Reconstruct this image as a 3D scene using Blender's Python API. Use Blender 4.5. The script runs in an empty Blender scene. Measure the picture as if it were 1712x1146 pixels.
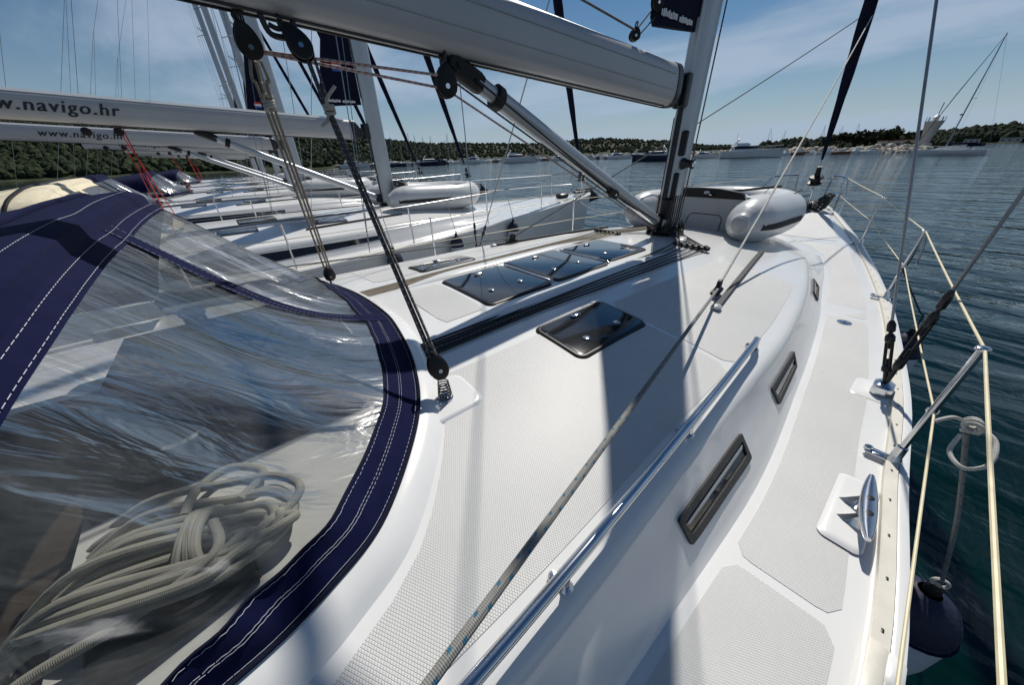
import bpy, math, random
import numpy as np
from mathutils import Vector, Matrix

random.seed(7)
rng = np.random.default_rng(11)
scene = bpy.context.scene
R = math.radians

# ------------------------------------------------------------------ camera
# World: x towards the bow of the boat, y to port, z up, water at z = 0.
CAM_H = 2.60
FPX, CXP, CYP = 548.0, 856.0, 573.0
PITCH, ROLL, YAW = R(29.65), R(1.9), R(51.6)
fw = Vector((math.cos(YAW)*math.cos(PITCH), math.sin(YAW)*math.cos(PITCH), -math.sin(PITCH)))
_r0 = Vector((math.sin(YAW), -math.cos(YAW), 0)); _u0 = _r0.cross(fw)
rt = _r0*math.cos(ROLL) - _u0*math.sin(ROLL)
up = _u0*math.cos(ROLL) + _r0*math.sin(ROLL)
CAMP = Vector((0, 0, CAM_H))
cam_d = bpy.data.cameras.new('camera'); cam = bpy.data.objects.new('camera', cam_d)
scene.collection.objects.link(cam)
cam.matrix_world = Matrix(((rt.x, up.x, -fw.x, 0), (rt.y, up.y, -fw.y, 0), (rt.z, up.z, -fw.z, CAM_H), (0, 0, 0, 1)))
cam_d.sensor_width = 36; cam_d.sensor_fit = 'HORIZONTAL'; cam_d.lens = FPX/1712*36
cam_d.clip_start = 0.02; cam_d.clip_end = 12000
scene.camera = cam

# ------------------------------------------------------------------ sun and sky
SUN_AZ, SUN_EL = R(29.0), R(50.0)          # azimuth from the bow towards port
sun_dir = Vector((math.cos(SUN_EL)*math.cos(SUN_AZ), math.cos(SUN_EL)*math.sin(SUN_AZ), math.sin(SUN_EL)))
sd = bpy.data.lights.new('sun', 'SUN'); sd.energy = 4.7; sd.angle = R(0.53); sd.color = (1.0, 0.955, 0.88)
so = bpy.data.objects.new('sun', sd); scene.collection.objects.link(so)
so.rotation_euler = (-sun_dir).to_track_quat('-Z', 'Y').to_euler()

world = bpy.data.worlds.new('World'); scene.world = world; world.use_nodes = True
wn, wl = world.node_tree.nodes, world.node_tree.links
wn.clear()
w_out = wn.new('ShaderNodeOutputWorld'); w_bg = wn.new('ShaderNodeBackground')
sky = wn.new('ShaderNodeTexSky'); sky.sky_type = 'NISHITA'; sky.sun_disc = False
sky.sun_elevation = SUN_EL; sky.sun_rotation = math.pi/2 - SUN_AZ
sky.altitude = 0; sky.air_density = 1.15; sky.dust_density = 0.0; sky.ozone_density = 4.5
w_bg.inputs['Strength'].default_value = 0.05
tc = wn.new('ShaderNodeTexCoord'); sep = wn.new('ShaderNodeSeparateXYZ')
wl.new(tc.outputs['Generated'], sep.inputs[0])
def wmath(op, a, b=None):
    n = wn.new('ShaderNodeMath'); n.operation = op
    for i, s in enumerate((a, b)):
        if s is None: continue
        if isinstance(s, (int, float)): n.inputs[i].default_value = s
        else: wl.new(s, n.inputs[i])
    return n.outputs[0]
zz = wmath('ADD', wmath('MAXIMUM', sep.outputs[2], 0.0), 0.16)
comb = wn.new('ShaderNodeCombineXYZ')
wl.new(wmath('DIVIDE', sep.outputs[0], zz), comb.inputs[0]); wl.new(wmath('DIVIDE', sep.outputs[1], zz), comb.inputs[1])
cn = wn.new('ShaderNodeTexNoise'); cn.inputs['Scale'].default_value = 0.62; cn.inputs['Detail'].default_value = 8
cn.inputs['Roughness'].default_value = 0.55; cn.inputs['Distortion'].default_value = 0.35
cmap = wn.new('ShaderNodeMapping'); cmap.inputs['Scale'].default_value = (1.0, 0.62, 1); cmap.inputs['Rotation'].default_value = (0, 0, R(35))
cmap.inputs['Location'].default_value = (3.7, 1.15, 0)
wl.new(comb.outputs[0], cmap.inputs[0]); wl.new(cmap.outputs[0], cn.inputs['Vector'])
cr = wn.new('ShaderNodeMapRange'); cr.interpolation_type = 'SMOOTHSTEP'
cr.inputs['From Min'].default_value = 0.44; cr.inputs['From Max'].default_value = 0.62
cr.inputs['To Max'].default_value = 0.78
wl.new(cn.outputs['Fac'], cr.inputs['Value'])
wmix = wn.new('ShaderNodeMix'); wmix.data_type = 'RGBA'
wl.new(cr.outputs[0], wmix.inputs['Factor']); wl.new(sky.outputs[0], wmix.inputs['A'])
wmix.inputs['B'].default_value = (9.2, 10.6, 12.6, 1)
hz_f = wmath('MULTIPLY', wmath('POWER', 2.718, wmath('MULTIPLY', wmath('MAXIMUM', sep.outputs[2], 0.0), -8.5)), 0.90)
wmix2 = wn.new('ShaderNodeMix'); wmix2.data_type = 'RGBA'
wl.new(hz_f, wmix2.inputs['Factor']); wl.new(wmix.outputs['Result'], wmix2.inputs['A']); wmix2.inputs['B'].default_value = (7.8, 9.6, 11.9, 1)
w_hs = wn.new('ShaderNodeHueSaturation'); w_hs.inputs['Saturation'].default_value = 1.22
wl.new(wmix2.outputs['Result'], w_hs.inputs['Color']); wl.new(w_hs.outputs[0], w_bg.inputs['Color']); wl.new(w_bg.outputs[0], w_out.inputs[0])

scene.view_settings.view_transform = 'Standard'; scene.view_settings.look = 'None'
scene.view_settings.exposure = 0.0; scene.view_settings.gamma = 1.0
scene.view_settings.use_curve_mapping = False
scene.cycles.max_bounces = 10; scene.cycles.transparent_max_bounces = 24

# ------------------------------------------------------------------ pixel helpers (photo is 1712 x 1146)
def ray(px, py): return fw + rt*((px-CXP)/FPX) - up*((py-CYP)/FPX)
def at_z(px, py, z): d = ray(px, py); return CAMP + d*((z-CAM_H)/d.z)
def at_y(px, py, y): d = ray(px, py); return CAMP + d*(y/d.y)
def at_x(px, py, x): d = ray(px, py); return CAMP + d*(x/d.x)
def at_d(px, py, depth): return CAMP + ray(px, py)*depth
def V(*a): return Vector(a)
YC = 1.95

# ------------------------------------------------------------------ mesh helpers
COL = scene.collection
class MB:
    def __init__(s): s.v = []; s.f = []; s.uv = []
    def add(s, vs, fs, uvs=None):
        o = len(s.v); s.v += [tuple(p) for p in vs]
        for i, f in enumerate(fs):
            s.f.append([o+k for k in f]); s.uv.append(uvs[i] if uvs else [(0, 0)]*len(f))
        return s
    def box(s, c, size, rot=None, taper=None):
        hx, hy, hz = size[0]/2, size[1]/2, size[2]/2; c = Vector(c); vs = []
        for dz in (-1, 1):
            k = taper if (taper and dz > 0) else 1
            for dx, dy in ((-1, -1), (1, -1), (1, 1), (-1, 1)):
                p = Vector((dx*hx*k, dy*hy*k, dz*hz)); vs.append(c + (rot @ p if rot else p))
        return s.add(vs, [(3, 2, 1, 0), (4, 5, 6, 7), (0, 1, 5, 4), (1, 2, 6, 5), (2, 3, 7, 6), (3, 0, 4, 7)])
    def bbox(s, c, size, rot=None, b=0.005):
        """box with chamfered vertical and horizontal edges"""
        hx, hy, hz = size[0]/2, size[1]/2, size[2]/2; c = Vector(c); b = min(b, hx*.9, hy*.9, hz*.9)
        rings = []
        for z, ins in ((-hz, b), (-hz+b, 0), (hz-b, 0), (hz, b)):
            x, y = hx-ins, hy-ins
            pts = [(-x+b, -y), (x-b, -y), (x, -y+b), (x, y-b), (x-b, y), (-x+b, y), (-x, y-b), (-x, -y+b)]
            rings.append([c + (rot @ Vector((q[0], q[1], z)) if rot else Vector((q[0], q[1], z))) for q in pts])
        return s.loft(rings, caps=True)
    def loft(s, rings, closed=True, caps=False, flip=False):
        n = len(rings[0]); vs = [p for r_ in rings for p in r_]; fs = []
        for i in range(len(rings)-1):
            for j in range(n if closed else n-1):
                a, b = i*n+j, i*n+(j+1) % n
                q = (a, b, b+n, a+n); fs.append(q[::-1] if flip else q)
        if caps:
            fs.append(tuple(range(n))[::-1]); fs.append(tuple((len(rings)-1)*n+k for k in range(n)))
        return s.add(vs, fs)
    def tube(s, pts, r, n=8, caps=True, closed=False, flat=None):
        pts = [Vector(p) for p in pts]; m = len(pts)
        rs = r if hasattr(r, '__len__') else [r]*m
        vs = []; ln = 0; lens = []
        tprev = None; nv = None
        for i, p in enumerate(pts):
            if closed: t = pts[(i+1) % m] - pts[i-1]
            else: t = pts[min(i+1, m-1)] - pts[max(i-1, 0)]
            if t.length < 1e-9: t = Vector((0, 0, 1))
            t.normalize()
            if nv is None:
                a = Vector((0, 0, 1)) if abs(t.z) < .9 else Vector((1, 0, 0))
                nv = (a - t*a.dot(t)).normalized()
            else:
                nv = (nv - t*nv.dot(t))
                if nv.length < 1e-6: nv = t.orthogonal()
                nv.normalize()
            b = t.cross(nv)
            if i: ln += (p-pts[i-1]).length
            lens.append(ln)
            for k in range(n):
                a = 2*math.pi*k/n
                vs.append(p + nv*(math.cos(a)*rs[i]*(flat or 1)) + b*(math.sin(a)*rs[i]))
        fs, uvs = [], []
        for i in range(m-1 if not closed else m):
            i2 = (i+1) % m; l0, l1 = lens[i], (lens[i2] if i2 else lens[-1]+(pts[0]-pts[-1]).length)
            for k in range(n):
                k2 = (k+1) % n
                fs.append((i*n+k, i*n+k2, i2*n+k2, i2*n+k))
                uvs.append([(k/n, l0), ((k+1)/n, l0), ((k+1)/n, l1), (k/n, l1)])
        if caps and not closed:
            fs.append(tuple(range(n))[::-1]); uvs.append([(0, 0)]*n)
            fs.append(tuple((m-1)*n+k for k in range(n))); uvs.append([(0, ln)]*n)
        return s.add(vs, fs, uvs)
    def lathe(s, prof, origin=(0, 0, 0), axis=(0, 0, 1), n=16, caps=True, sx=1.0):
        ax = Vector(axis).normalized(); a = Vector((0, 0, 1)) if abs(ax.z) < .9 else Vector((1, 0, 0))
        u = (a - ax*a.dot(ax)).normalized(); w = ax.cross(u); o = Vector(origin)
        rings = [[o + ax*h + u*(r*math.cos(2*math.pi*k/n)*sx) + w*(r*math.sin(2*math.pi*k/n)) for k in range(n)] for r, h in prof]
        return s.loft(rings, caps=caps)
    def grid(s, rows, flip=False):
        return s.loft(rows, closed=False, flip=flip)
    def torus(s, c, axis, R_, r, n=20, m=8):
        ax = Vector(axis).normalized(); u = ax.orthogonal().normalized(); w = ax.cross(u)
        return s.tube([Vector(c) + u*(R_*math.cos(2*math.pi*k/n)) + w*(R_*math.sin(2*math.pi*k/n)) for k in range(n)], r, m, closed=True)
    def mesh(s, name, mat, smooth=True, ang=38):
        me = bpy.data.meshes.new(name); me.from_pydata(s.v, [], s.f)
        uvl = me.uv_layers.new(name='UVMap'); flat = [c for f in s.uv for p in f for c in p]
        uvl.data.foreach_set('uv', flat)
        for m in (mat if isinstance(mat, (list, tuple)) else [mat]): me.materials.append(m)
        if smooth:
            me.polygons.foreach_set('use_smooth', [True]*len(me.polygons))
            me.set_sharp_from_angle(angle=R(ang))
        me.update(); return me
    def build(s, name, mat, parent=None, smooth=True, ang=38):
        o = bpy.data.objects.new(name, s.mesh(name, mat, smooth, ang)); COL.objects.link(o)
        if parent: attach(o, parent)
        return o

def attach(o, parent):
    o.parent = parent
    if parent.parent is None and parent.type == 'EMPTY':
        o.matrix_parent_inverse = Matrix.Translation(-Vector(parent.location))
def tag(o, label=None, cat=None, group=None, kind=None):
    if label: o['label'] = label
    if cat: o['category'] = cat
    if group: o['group'] = group
    if kind: o['kind'] = kind
    return o
def thing(name, loc, label, cat, group=None):
    o = bpy.data.objects.new(name, None); COL.objects.link(o); o.location = loc; o.empty_display_size = .2
    return tag(o, label, cat, group)
def copy_tree(o, off, label=None, group=None, skip=(), parent=None):
    c = o.copy(); COL.objects.link(c)
    if parent: c.parent = parent; c.matrix_parent_inverse = o.matrix_parent_inverse.copy()
    else: c.location = Vector(o.location) + Vector(off)
    if label: c['label'] = label
    if group: c['group'] = group
    for ch in list(o.children):
        if ch.name.split('.')[0] in skip: continue
        copy_tree(ch, (0, 0, 0), skip=skip, parent=c)
    return c
def tab(xs, ys):
    xs = np.array(xs, float); ys = np.array(ys, float); h = np.diff(xs); d = np.diff(ys)/h
    m = np.zeros_like(ys); m[0], m[-1] = d[0], d[-1]
    for i in range(1, len(xs)-1):
        m[i] = 0 if d[i-1]*d[i] <= 0 else (h[i-1]+h[i])/(h[i-1]/d[i-1]+h[i]/d[i])
    def f(x):
        x = min(max(x, xs[0]), xs[-1]); i = min(max(int(np.searchsorted(xs, x))-1, 0), len(xs)-2)
        t = (x-xs[i])/h[i]; t2, t3 = t*t, t*t*t
        return float((2*t3-3*t2+1)*ys[i]+(t3-2*t2+t)*h[i]*m[i]+(-2*t3+3*t2)*ys[i+1]+(t3-t2)*h[i]*m[i+1])
    return f
def smooth_path(pts, n=8, closed=False):
    P = [Vector(p) for p in pts]; out = []; m = len(P)
    for i in range(m if closed else m-1):
        if closed: p0, p1, p2, p3 = P[i-1], P[i], P[(i+1) % m], P[(i+2) % m]
        else: p0, p1, p2, p3 = P[max(i-1, 0)], P[i], P[i+1], P[min(i+2, m-1)]
        for k in range(n):
            t = k/n
            out.append(0.5*((2*p1)+(p2-p0)*t+(2*p0-5*p1+4*p2-p3)*t*t+(3*p1-p0-3*p2+p3)*t**3))
    if not closed: out.append(P[-1])
    return out
def lerp(a, b, t): return a+(b-a)*t
def seg(a, b, n): a, b = Vector(a), Vector(b); return [a.lerp(b, i/n) for i in range(n+1)]
def sag(a, b, d, n=12):
    a, b = Vector(a), Vector(b); return [a.lerp(b, i/n) - Vector((0, 0, d*4*(i/n)*(1-i/n))) for i in range(n+1)]

# ------------------------------------------------------------------ materials
def new_mat(name):
    m = bpy.data.materials.new(name); m.use_nodes = True
    nt = m.node_tree; b = nt.nodes['Principled BSDF']; return m, nt, b
def pr(name, col, rough=.5, metal=0., bump=None, var=None, coat=0., spec=None, coords='Object', sheen=0.):
    """plain principled; var=(scale, amount) multiplies colour by noise, bump=(scale, strength, dist)"""
    m, nt, b = new_mat(name)
    b.inputs['Base Color'].default_value = (*col, 1); b.inputs['Roughness'].default_value = rough
    b.inputs['Metallic'].default_value = metal; b.inputs['Coat Weight'].default_value = coat
    b.inputs['Coat Roughness'].default_value = .08
    if spec is not None: b.inputs['Specular IOR Level'].default_value = spec
    if sheen: b.inputs['Sheen Weight'].default_value = sheen
    tcn = nt.nodes.new('ShaderNodeTexCoord')
    if var:
        n = nt.nodes.new('ShaderNodeTexNoise'); n.inputs['Scale'].default_value = var[0]; n.inputs['Detail'].default_value = 5
        n.inputs['Roughness'].default_value = .6
        nt.links.new(tcn.outputs[coords], n.inputs['Vector'])
        mr = nt.nodes.new('ShaderNodeMapRange'); mr.inputs['From Min'].default_value = .3; mr.inputs['From Max'].default_value = .7
        mr.inputs['To Min'].default_value = 1-var[1]; mr.inputs['To Max'].default_value = 1+var[1]*.5
        nt.links.new(n.outputs['Fac'], mr.inputs['Value'])
        mx = nt.nodes.new('ShaderNodeMix'); mx.data_type = 'RGBA'; mx.blend_type = 'MULTIPLY'; mx.inputs['Factor'].default_value = 1
        mx.inputs['A'].default_value = (*col, 1)
        nt.links.new(mr.outputs[0], mx.inputs['B']); nt.links.new(mx.outputs['Result'], b.inputs['Base Color'])
    if bump:
        n = nt.nodes.new('ShaderNodeTexNoise'); n.inputs['Scale'].default_value = bump[0]; n.inputs['Detail'].default_value = 3
        nt.links.new(tcn.outputs[coords], n.inputs['Vector'])
        bp = nt.nodes.new('ShaderNodeBump'); bp.inputs['Strength'].default_value = bump[1]
        bp.inputs['Distance'].default_value = bump[2] if len(bump) > 2 else .005
        nt.links.new(n.outputs['Fac'], bp.inputs['Height']); nt.links.new(bp.outputs[0], b.inputs['Normal'])
    return m
def nmath(nt, op, a, b=None, c=None):
    n = nt.nodes.new('ShaderNodeMath'); n.operation = op
    for i, s in enumerate((a, b, c)):
        if s is None: continue
        if isinstance(s, (int, float)): n.inputs[i].default_value = s
        else: nt.links.new(s, n.inputs[i])
    return n.outputs[0]
def nonskid_mat(name, pitch, col=(.61, .61, .60)):
    m, nt, b = new_mat(name); b.inputs['Roughness'].default_value = .45
    t = nt.nodes.new('ShaderNodeTexCoord'); sp = nt.nodes.new('ShaderNodeSeparateXYZ'); nt.links.new(t.outputs['Object'], sp.inputs[0])
    k = math.pi/pitch
    x, y = sp.outputs[0], sp.outputs[1]
    u = nmath(nt, 'ADD', x, nmath(nt, 'MULTIPLY', y, .62)); v = nmath(nt, 'SUBTRACT', x, nmath(nt, 'MULTIPLY', y, .62))
    s1 = nmath(nt, 'ABSOLUTE', nmath(nt, 'SINE', nmath(nt, 'MULTIPLY', u, k))); s2 = nmath(nt, 'ABSOLUTE', nmath(nt, 'SINE', nmath(nt, 'MULTIPLY', v, k)))
    h = nmath(nt, 'MINIMUM', s1, s2)
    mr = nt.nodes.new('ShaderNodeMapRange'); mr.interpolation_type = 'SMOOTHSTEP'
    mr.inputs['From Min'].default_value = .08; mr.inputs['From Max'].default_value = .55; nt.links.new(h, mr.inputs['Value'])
    bp = nt.nodes.new('ShaderNodeBump'); bp.inputs['Strength'].default_value = .7; bp.inputs['Distance'].default_value = .0015
    nt.links.new(mr.outputs[0], bp.inputs['Height']); nt.links.new(bp.outputs[0], b.inputs['Normal'])
    n = nt.nodes.new('ShaderNodeTexNoise'); n.inputs['Scale'].default_value = 2.2; n.inputs['Detail'].default_value = 6
    nt.links.new(t.outputs['Object'], n.inputs['Vector'])
    n2 = nt.nodes.new('ShaderNodeTexNoise'); n2.inputs['Scale'].default_value = 60; n2.inputs['Detail'].default_value = 3
    nt.links.new(t.outputs['Object'], n2.inputs['Vector'])
    dirt = nt.nodes.new('ShaderNodeMapRange'); dirt.inputs['From Min'].default_value = .3; dirt.inputs['From Max'].default_value = .75
    dirt.inputs['To Min'].default_value = .93; dirt.inputs['To Max'].default_value = 1.06
    nt.links.new(nmath(nt, 'ADD', nmath(nt, 'MULTIPLY', n.outputs[0], .7), nmath(nt, 'MULTIPLY', n2.outputs[0], .3)), dirt.inputs['Value'])
    g = nt.nodes.new('ShaderNodeMix'); g.data_type = 'RGBA'          # groove shade painted in: base colour darkened where the pattern dips
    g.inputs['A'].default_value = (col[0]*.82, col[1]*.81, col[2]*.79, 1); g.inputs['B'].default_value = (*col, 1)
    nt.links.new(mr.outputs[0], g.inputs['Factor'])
    mx = nt.nodes.new('ShaderNodeMix'); mx.data_type = 'RGBA'; mx.blend_type = 'MULTIPLY'; mx.inputs['Factor'].default_value = 1
    nt.links.new(g.outputs['Result'], mx.inputs['A']); nt.links.new(dirt.outputs[0], mx.inputs['B']); nt.links.new(mx.outputs['Result'], b.inputs['Base Color'])
    return m
def rope_mat(name, col, fleck=None, scale=60, mix=.35, period=.055, frac=.16, dark=.55):
    """braided rope: UV.y is metres along the rope, UV.x runs round it"""
    m, nt, b = new_mat(name); b.inputs['Roughness'].default_value = .85
    t = nt.nodes.new('ShaderNodeTexCoord'); sp = nt.nodes.new('ShaderNodeSeparateXYZ'); nt.links.new(t.outputs['UV'], sp.inputs[0])
    a = nmath(nt, 'MULTIPLY', sp.outputs[0], 8*math.pi); l = nmath(nt, 'MULTIPLY', sp.outputs[1], 900.0*scale/60)
    s1 = nmath(nt, 'SINE', nmath(nt, 'ADD', a, l)); s2 = nmath(nt, 'SINE', nmath(nt, 'SUBTRACT', a, l))
    h = nmath(nt, 'MULTIPLY', s1, s2)
    bp = nt.nodes.new('ShaderNodeBump'); bp.inputs['Strength'].default_value = .6; bp.inputs['Distance'].default_value = .0012
    nt.links.new(h, bp.inputs['Height']); nt.links.new(bp.outputs[0], b.inputs['Normal'])
    n = nt.nodes.new('ShaderNodeTexNoise'); n.inputs['Scale'].default_value = 30; nt.links.new(t.outputs['Object'], n.inputs['Vector'])
    fac = nmath(nt, 'ADD', nmath(nt, 'MULTIPLY', h, .25), nmath(nt, 'MULTIPLY', n.outputs[0], .9))
    g = nt.nodes.new('ShaderNodeMix'); g.data_type = 'RGBA'; g.clamp_factor = True
    g.inputs['A'].default_value = tuple(c*dark for c in col)+(1,); g.inputs['B'].default_value = (*col, 1); nt.links.new(fac, g.inputs['Factor'])
    outc = g.outputs['Result']
    if fleck:
        fr = nmath(nt, 'FRACT', nmath(nt, 'ADD', nmath(nt, 'DIVIDE', sp.outputs[1], period), nmath(nt, 'MULTIPLY', sp.outputs[0], .5)))
        on = nmath(nt, 'LESS_THAN', fr, frac)
        st = nmath(nt, 'GREATER_THAN', nmath(nt, 'SINE', nmath(nt, 'MULTIPLY', sp.outputs[0], 10*math.pi)), -.1)
        g2 = nt.nodes.new('ShaderNodeMix'); g2.data_type = 'RGBA'; nt.links.new(nmath(nt, 'MULTIPLY', on, st), g2.inputs['Factor'])
        nt.links.new(outc, g2.inputs['A']); g2.inputs['B'].default_value = (*fleck, 1); outc = g2.outputs['Result']
    nt.links.new(outc, b.inputs['Base Color']); return m
def canvas_mat(name, col, weave=900):
    m, nt, b = new_mat(name); b.inputs['Roughness'].default_value = .82; b.inputs['Sheen Weight'].default_value = .03; b.inputs['Specular IOR Level'].default_value = .06
    t = nt.nodes.new('ShaderNodeTexCoord')
    n = nt.nodes.new('ShaderNodeTexNoise'); n.inputs['Scale'].default_value = 5; n.inputs['Detail'].default_value = 6
    mp = nt.nodes.new('ShaderNodeMapping'); mp.inputs['Scale'].default_value = (1, .45, 1.2); nt.links.new(t.outputs['Object'], mp.inputs[0])
    nt.links.new(mp.outputs[0], n.inputs['Vector'])
    n2 = nt.nodes.new('ShaderNodeTexNoise'); n2.inputs['Scale'].default_value = weave; nt.links.new(t.outputs['Object'], n2.inputs['Vector'])
    bp = nt.nodes.new('ShaderNodeBump'); bp.inputs['Strength'].default_value = .5; bp.inputs['Distance'].default_value = .02
    nt.links.new(nmath(nt, 'ADD', n.outputs[0], nmath(nt, 'MULTIPLY', n2.outputs[0], .03)), bp.inputs['Height']); nt.links.new(bp.outputs[0], b.inputs['Normal'])
    g = nt.nodes.new('ShaderNodeMix'); g.data_type = 'RGBA'
    n3 = nt.nodes.new('ShaderNodeTexNoise'); n3.inputs['Scale'].default_value = 22; n3.inputs['Detail'].default_value = 8; nt.links.new(t.outputs['Object'], n3.inputs['Vector'])
    g.inputs['A'].default_value = tuple(c*.8 for c in col)+(1,); g.inputs['B'].default_value = tuple(min(1, c*1.2+.004) for c in col)+(1,)
    nt.links.new(n3.outputs[0], g.inputs['Factor']); nt.links.new(g.outputs['Result'], b.inputs['Base Color'])
    return m
def vinyl_mat():
    m, nt, b = new_mat('clear_vinyl'); out = nt.nodes['Material Output']
    t = nt.nodes.new('ShaderNodeTexCoord')
    mp = nt.nodes.new('ShaderNodeMapping'); mp.inputs['Scale'].default_value = (1.0, 3.4, 1.0); mp.inputs['Rotation'].default_value = (0, 0, R(8))
    nt.links.new(t.outputs['Object'], mp.inputs[0])
    streak = nt.nodes.new('ShaderNodeTexNoise'); streak.inputs['Scale'].default_value = 3.0; streak.inputs['Detail'].default_value = 7; streak.inputs['Distortion'].default_value = 1.6
    streak.inputs['Roughness'].default_value = .62
    nt.links.new(mp.outputs[0], streak.inputs['Vector'])
    fine = nt.nodes.new('ShaderNodeTexNoise'); fine.inputs['Scale'].default_value = 42; fine.inputs['Detail'].default_value = 8; fine.inputs['Roughness'].default_value = .75
    nt.links.new(mp.outputs[0], fine.inputs['Vector'])
    wr = nt.nodes.new('ShaderNodeTexNoise'); wr.inputs['Scale'].default_value = 2.6; wr.inputs['Detail'].default_value = 3; wr.inputs['Distortion'].default_value = 2.2
    nt.links.new(mp.outputs[0], wr.inputs['Vector'])
    bp = nt.nodes.new('ShaderNodeBump'); bp.inputs['Strength'].default_value = .35; bp.inputs['Distance'].default_value = .03
    nt.links.new(nmath(nt, 'ADD', wr.outputs[0], nmath(nt, 'MULTIPLY', fine.outputs[0], .035)), bp.inputs['Height'])
    haze = nt.nodes.new('ShaderNodeMapRange'); haze.inputs['From Min'].default_value = .38; haze.inputs['From Max'].default_value = .74
    haze.inputs['To Min'].default_value = .02; haze.inputs['To Max'].default_value = .20
    nt.links.new(nmath(nt, 'ADD', nmath(nt, 'MULTIPLY', streak.outputs[0], .72), nmath(nt, 'MULTIPLY', fine.outputs[0], .28)), haze.inputs['Value'])
    tr = nt.nodes.new('ShaderNodeBsdfTransparent'); tr.inputs[0].default_value = (.74, .745, .73, 1)
    df = nt.nodes.new('ShaderNodeBsdfDiffuse'); df.inputs[0].default_value = (.55, .56, .55, 1); nt.links.new(bp.outputs[0], df.inputs['Normal'])
    tl = nt.nodes.new('ShaderNodeBsdfTranslucent'); tl.inputs[0].default_value = (.55, .56, .55, 1)
    dm = nt.nodes.new('ShaderNodeMixShader'); dm.inputs[0].default_value = .35; nt.links.new(df.outputs[0], dm.inputs[1]); nt.links.new(tl.outputs[0], dm.inputs[2])
    gl = nt.nodes.new('ShaderNodeBsdfGlossy'); gl.inputs['Roughness'].default_value = .16; nt.links.new(bp.outputs[0], gl.inputs['Normal'])
    fr = nt.nodes.new('ShaderNodeFresnel'); fr.inputs[0].default_value = 1.5; nt.links.new(bp.outputs[0], fr.inputs['Normal'])
    m1 = nt.nodes.new('ShaderNodeMixShader'); nt.links.new(haze.outputs[0], m1.inputs[0]); nt.links.new(tr.outputs[0], m1.inputs[1]); nt.links.new(dm.outputs[0], m1.inputs[2])
    m2 = nt.nodes.new('ShaderNodeMixShader'); nt.links.new(nmath(nt, 'MINIMUM', nmath(nt, 'MULTIPLY', fr.outputs[0], .75), .5), m2.inputs[0]); nt.links.new(m1.outputs[0], m2.inputs[1]); nt.links.new(gl.outputs[0], m2.inputs[2])
    nt.links.new(m2.outputs[0], out.inputs[0]); return m
def water_mat():
    m, nt, b = new_mat('water'); b.inputs['Base Color'].default_value = (.0004, .0090, .0074, 1); b.inputs['Roughness'].default_value = .035
    b.inputs['IOR'].default_value = 1.333
    t = nt.nodes.new('ShaderNodeTexCoord')
    hs = []
    for sc, rot, st, amp in ((0.62, -16, (1, .26, 1), 1.7), (1.7, -30, (1, .30, 1), .50), (4.0, -6, (1, 1.1, 1), .15), (.13, 5, (1, .4, 1), 1.8)):
        mp = nt.nodes.new('ShaderNodeMapping'); mp.inputs['Rotation'].default_value = (0, 0, R(rot+20)); mp.inputs['Scale'].default_value = st
        nt.links.new(t.outputs['Object'], mp.inputs[0])
        n = nt.nodes.new('ShaderNodeTexNoise'); n.inputs['Scale'].default_value = sc; n.inputs['Detail'].default_value = 3; n.inputs['Distortion'].default_value = .4
        nt.links.new(mp.outputs[0], n.inputs['Vector']); hs.append(nmath(nt, 'MULTIPLY', n.outputs[0], amp))
    h = hs[0]
    for q in hs[1:]: h = nmath(nt, 'ADD', h, q)
    bp = nt.nodes.new('ShaderNodeBump'); bp.inputs['Strength'].default_value = 1.0; bp.inputs['Distance'].default_value = .105
    nt.links.new(h, bp.inputs['Height']); nt.links.new(bp.outputs[0], b.inputs['Normal']); return m
def stainless_mat(name, col=(.62, .63, .65), rough=.14):
    return pr(name, col, rough, 1.0, var=(14, .12))

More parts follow.
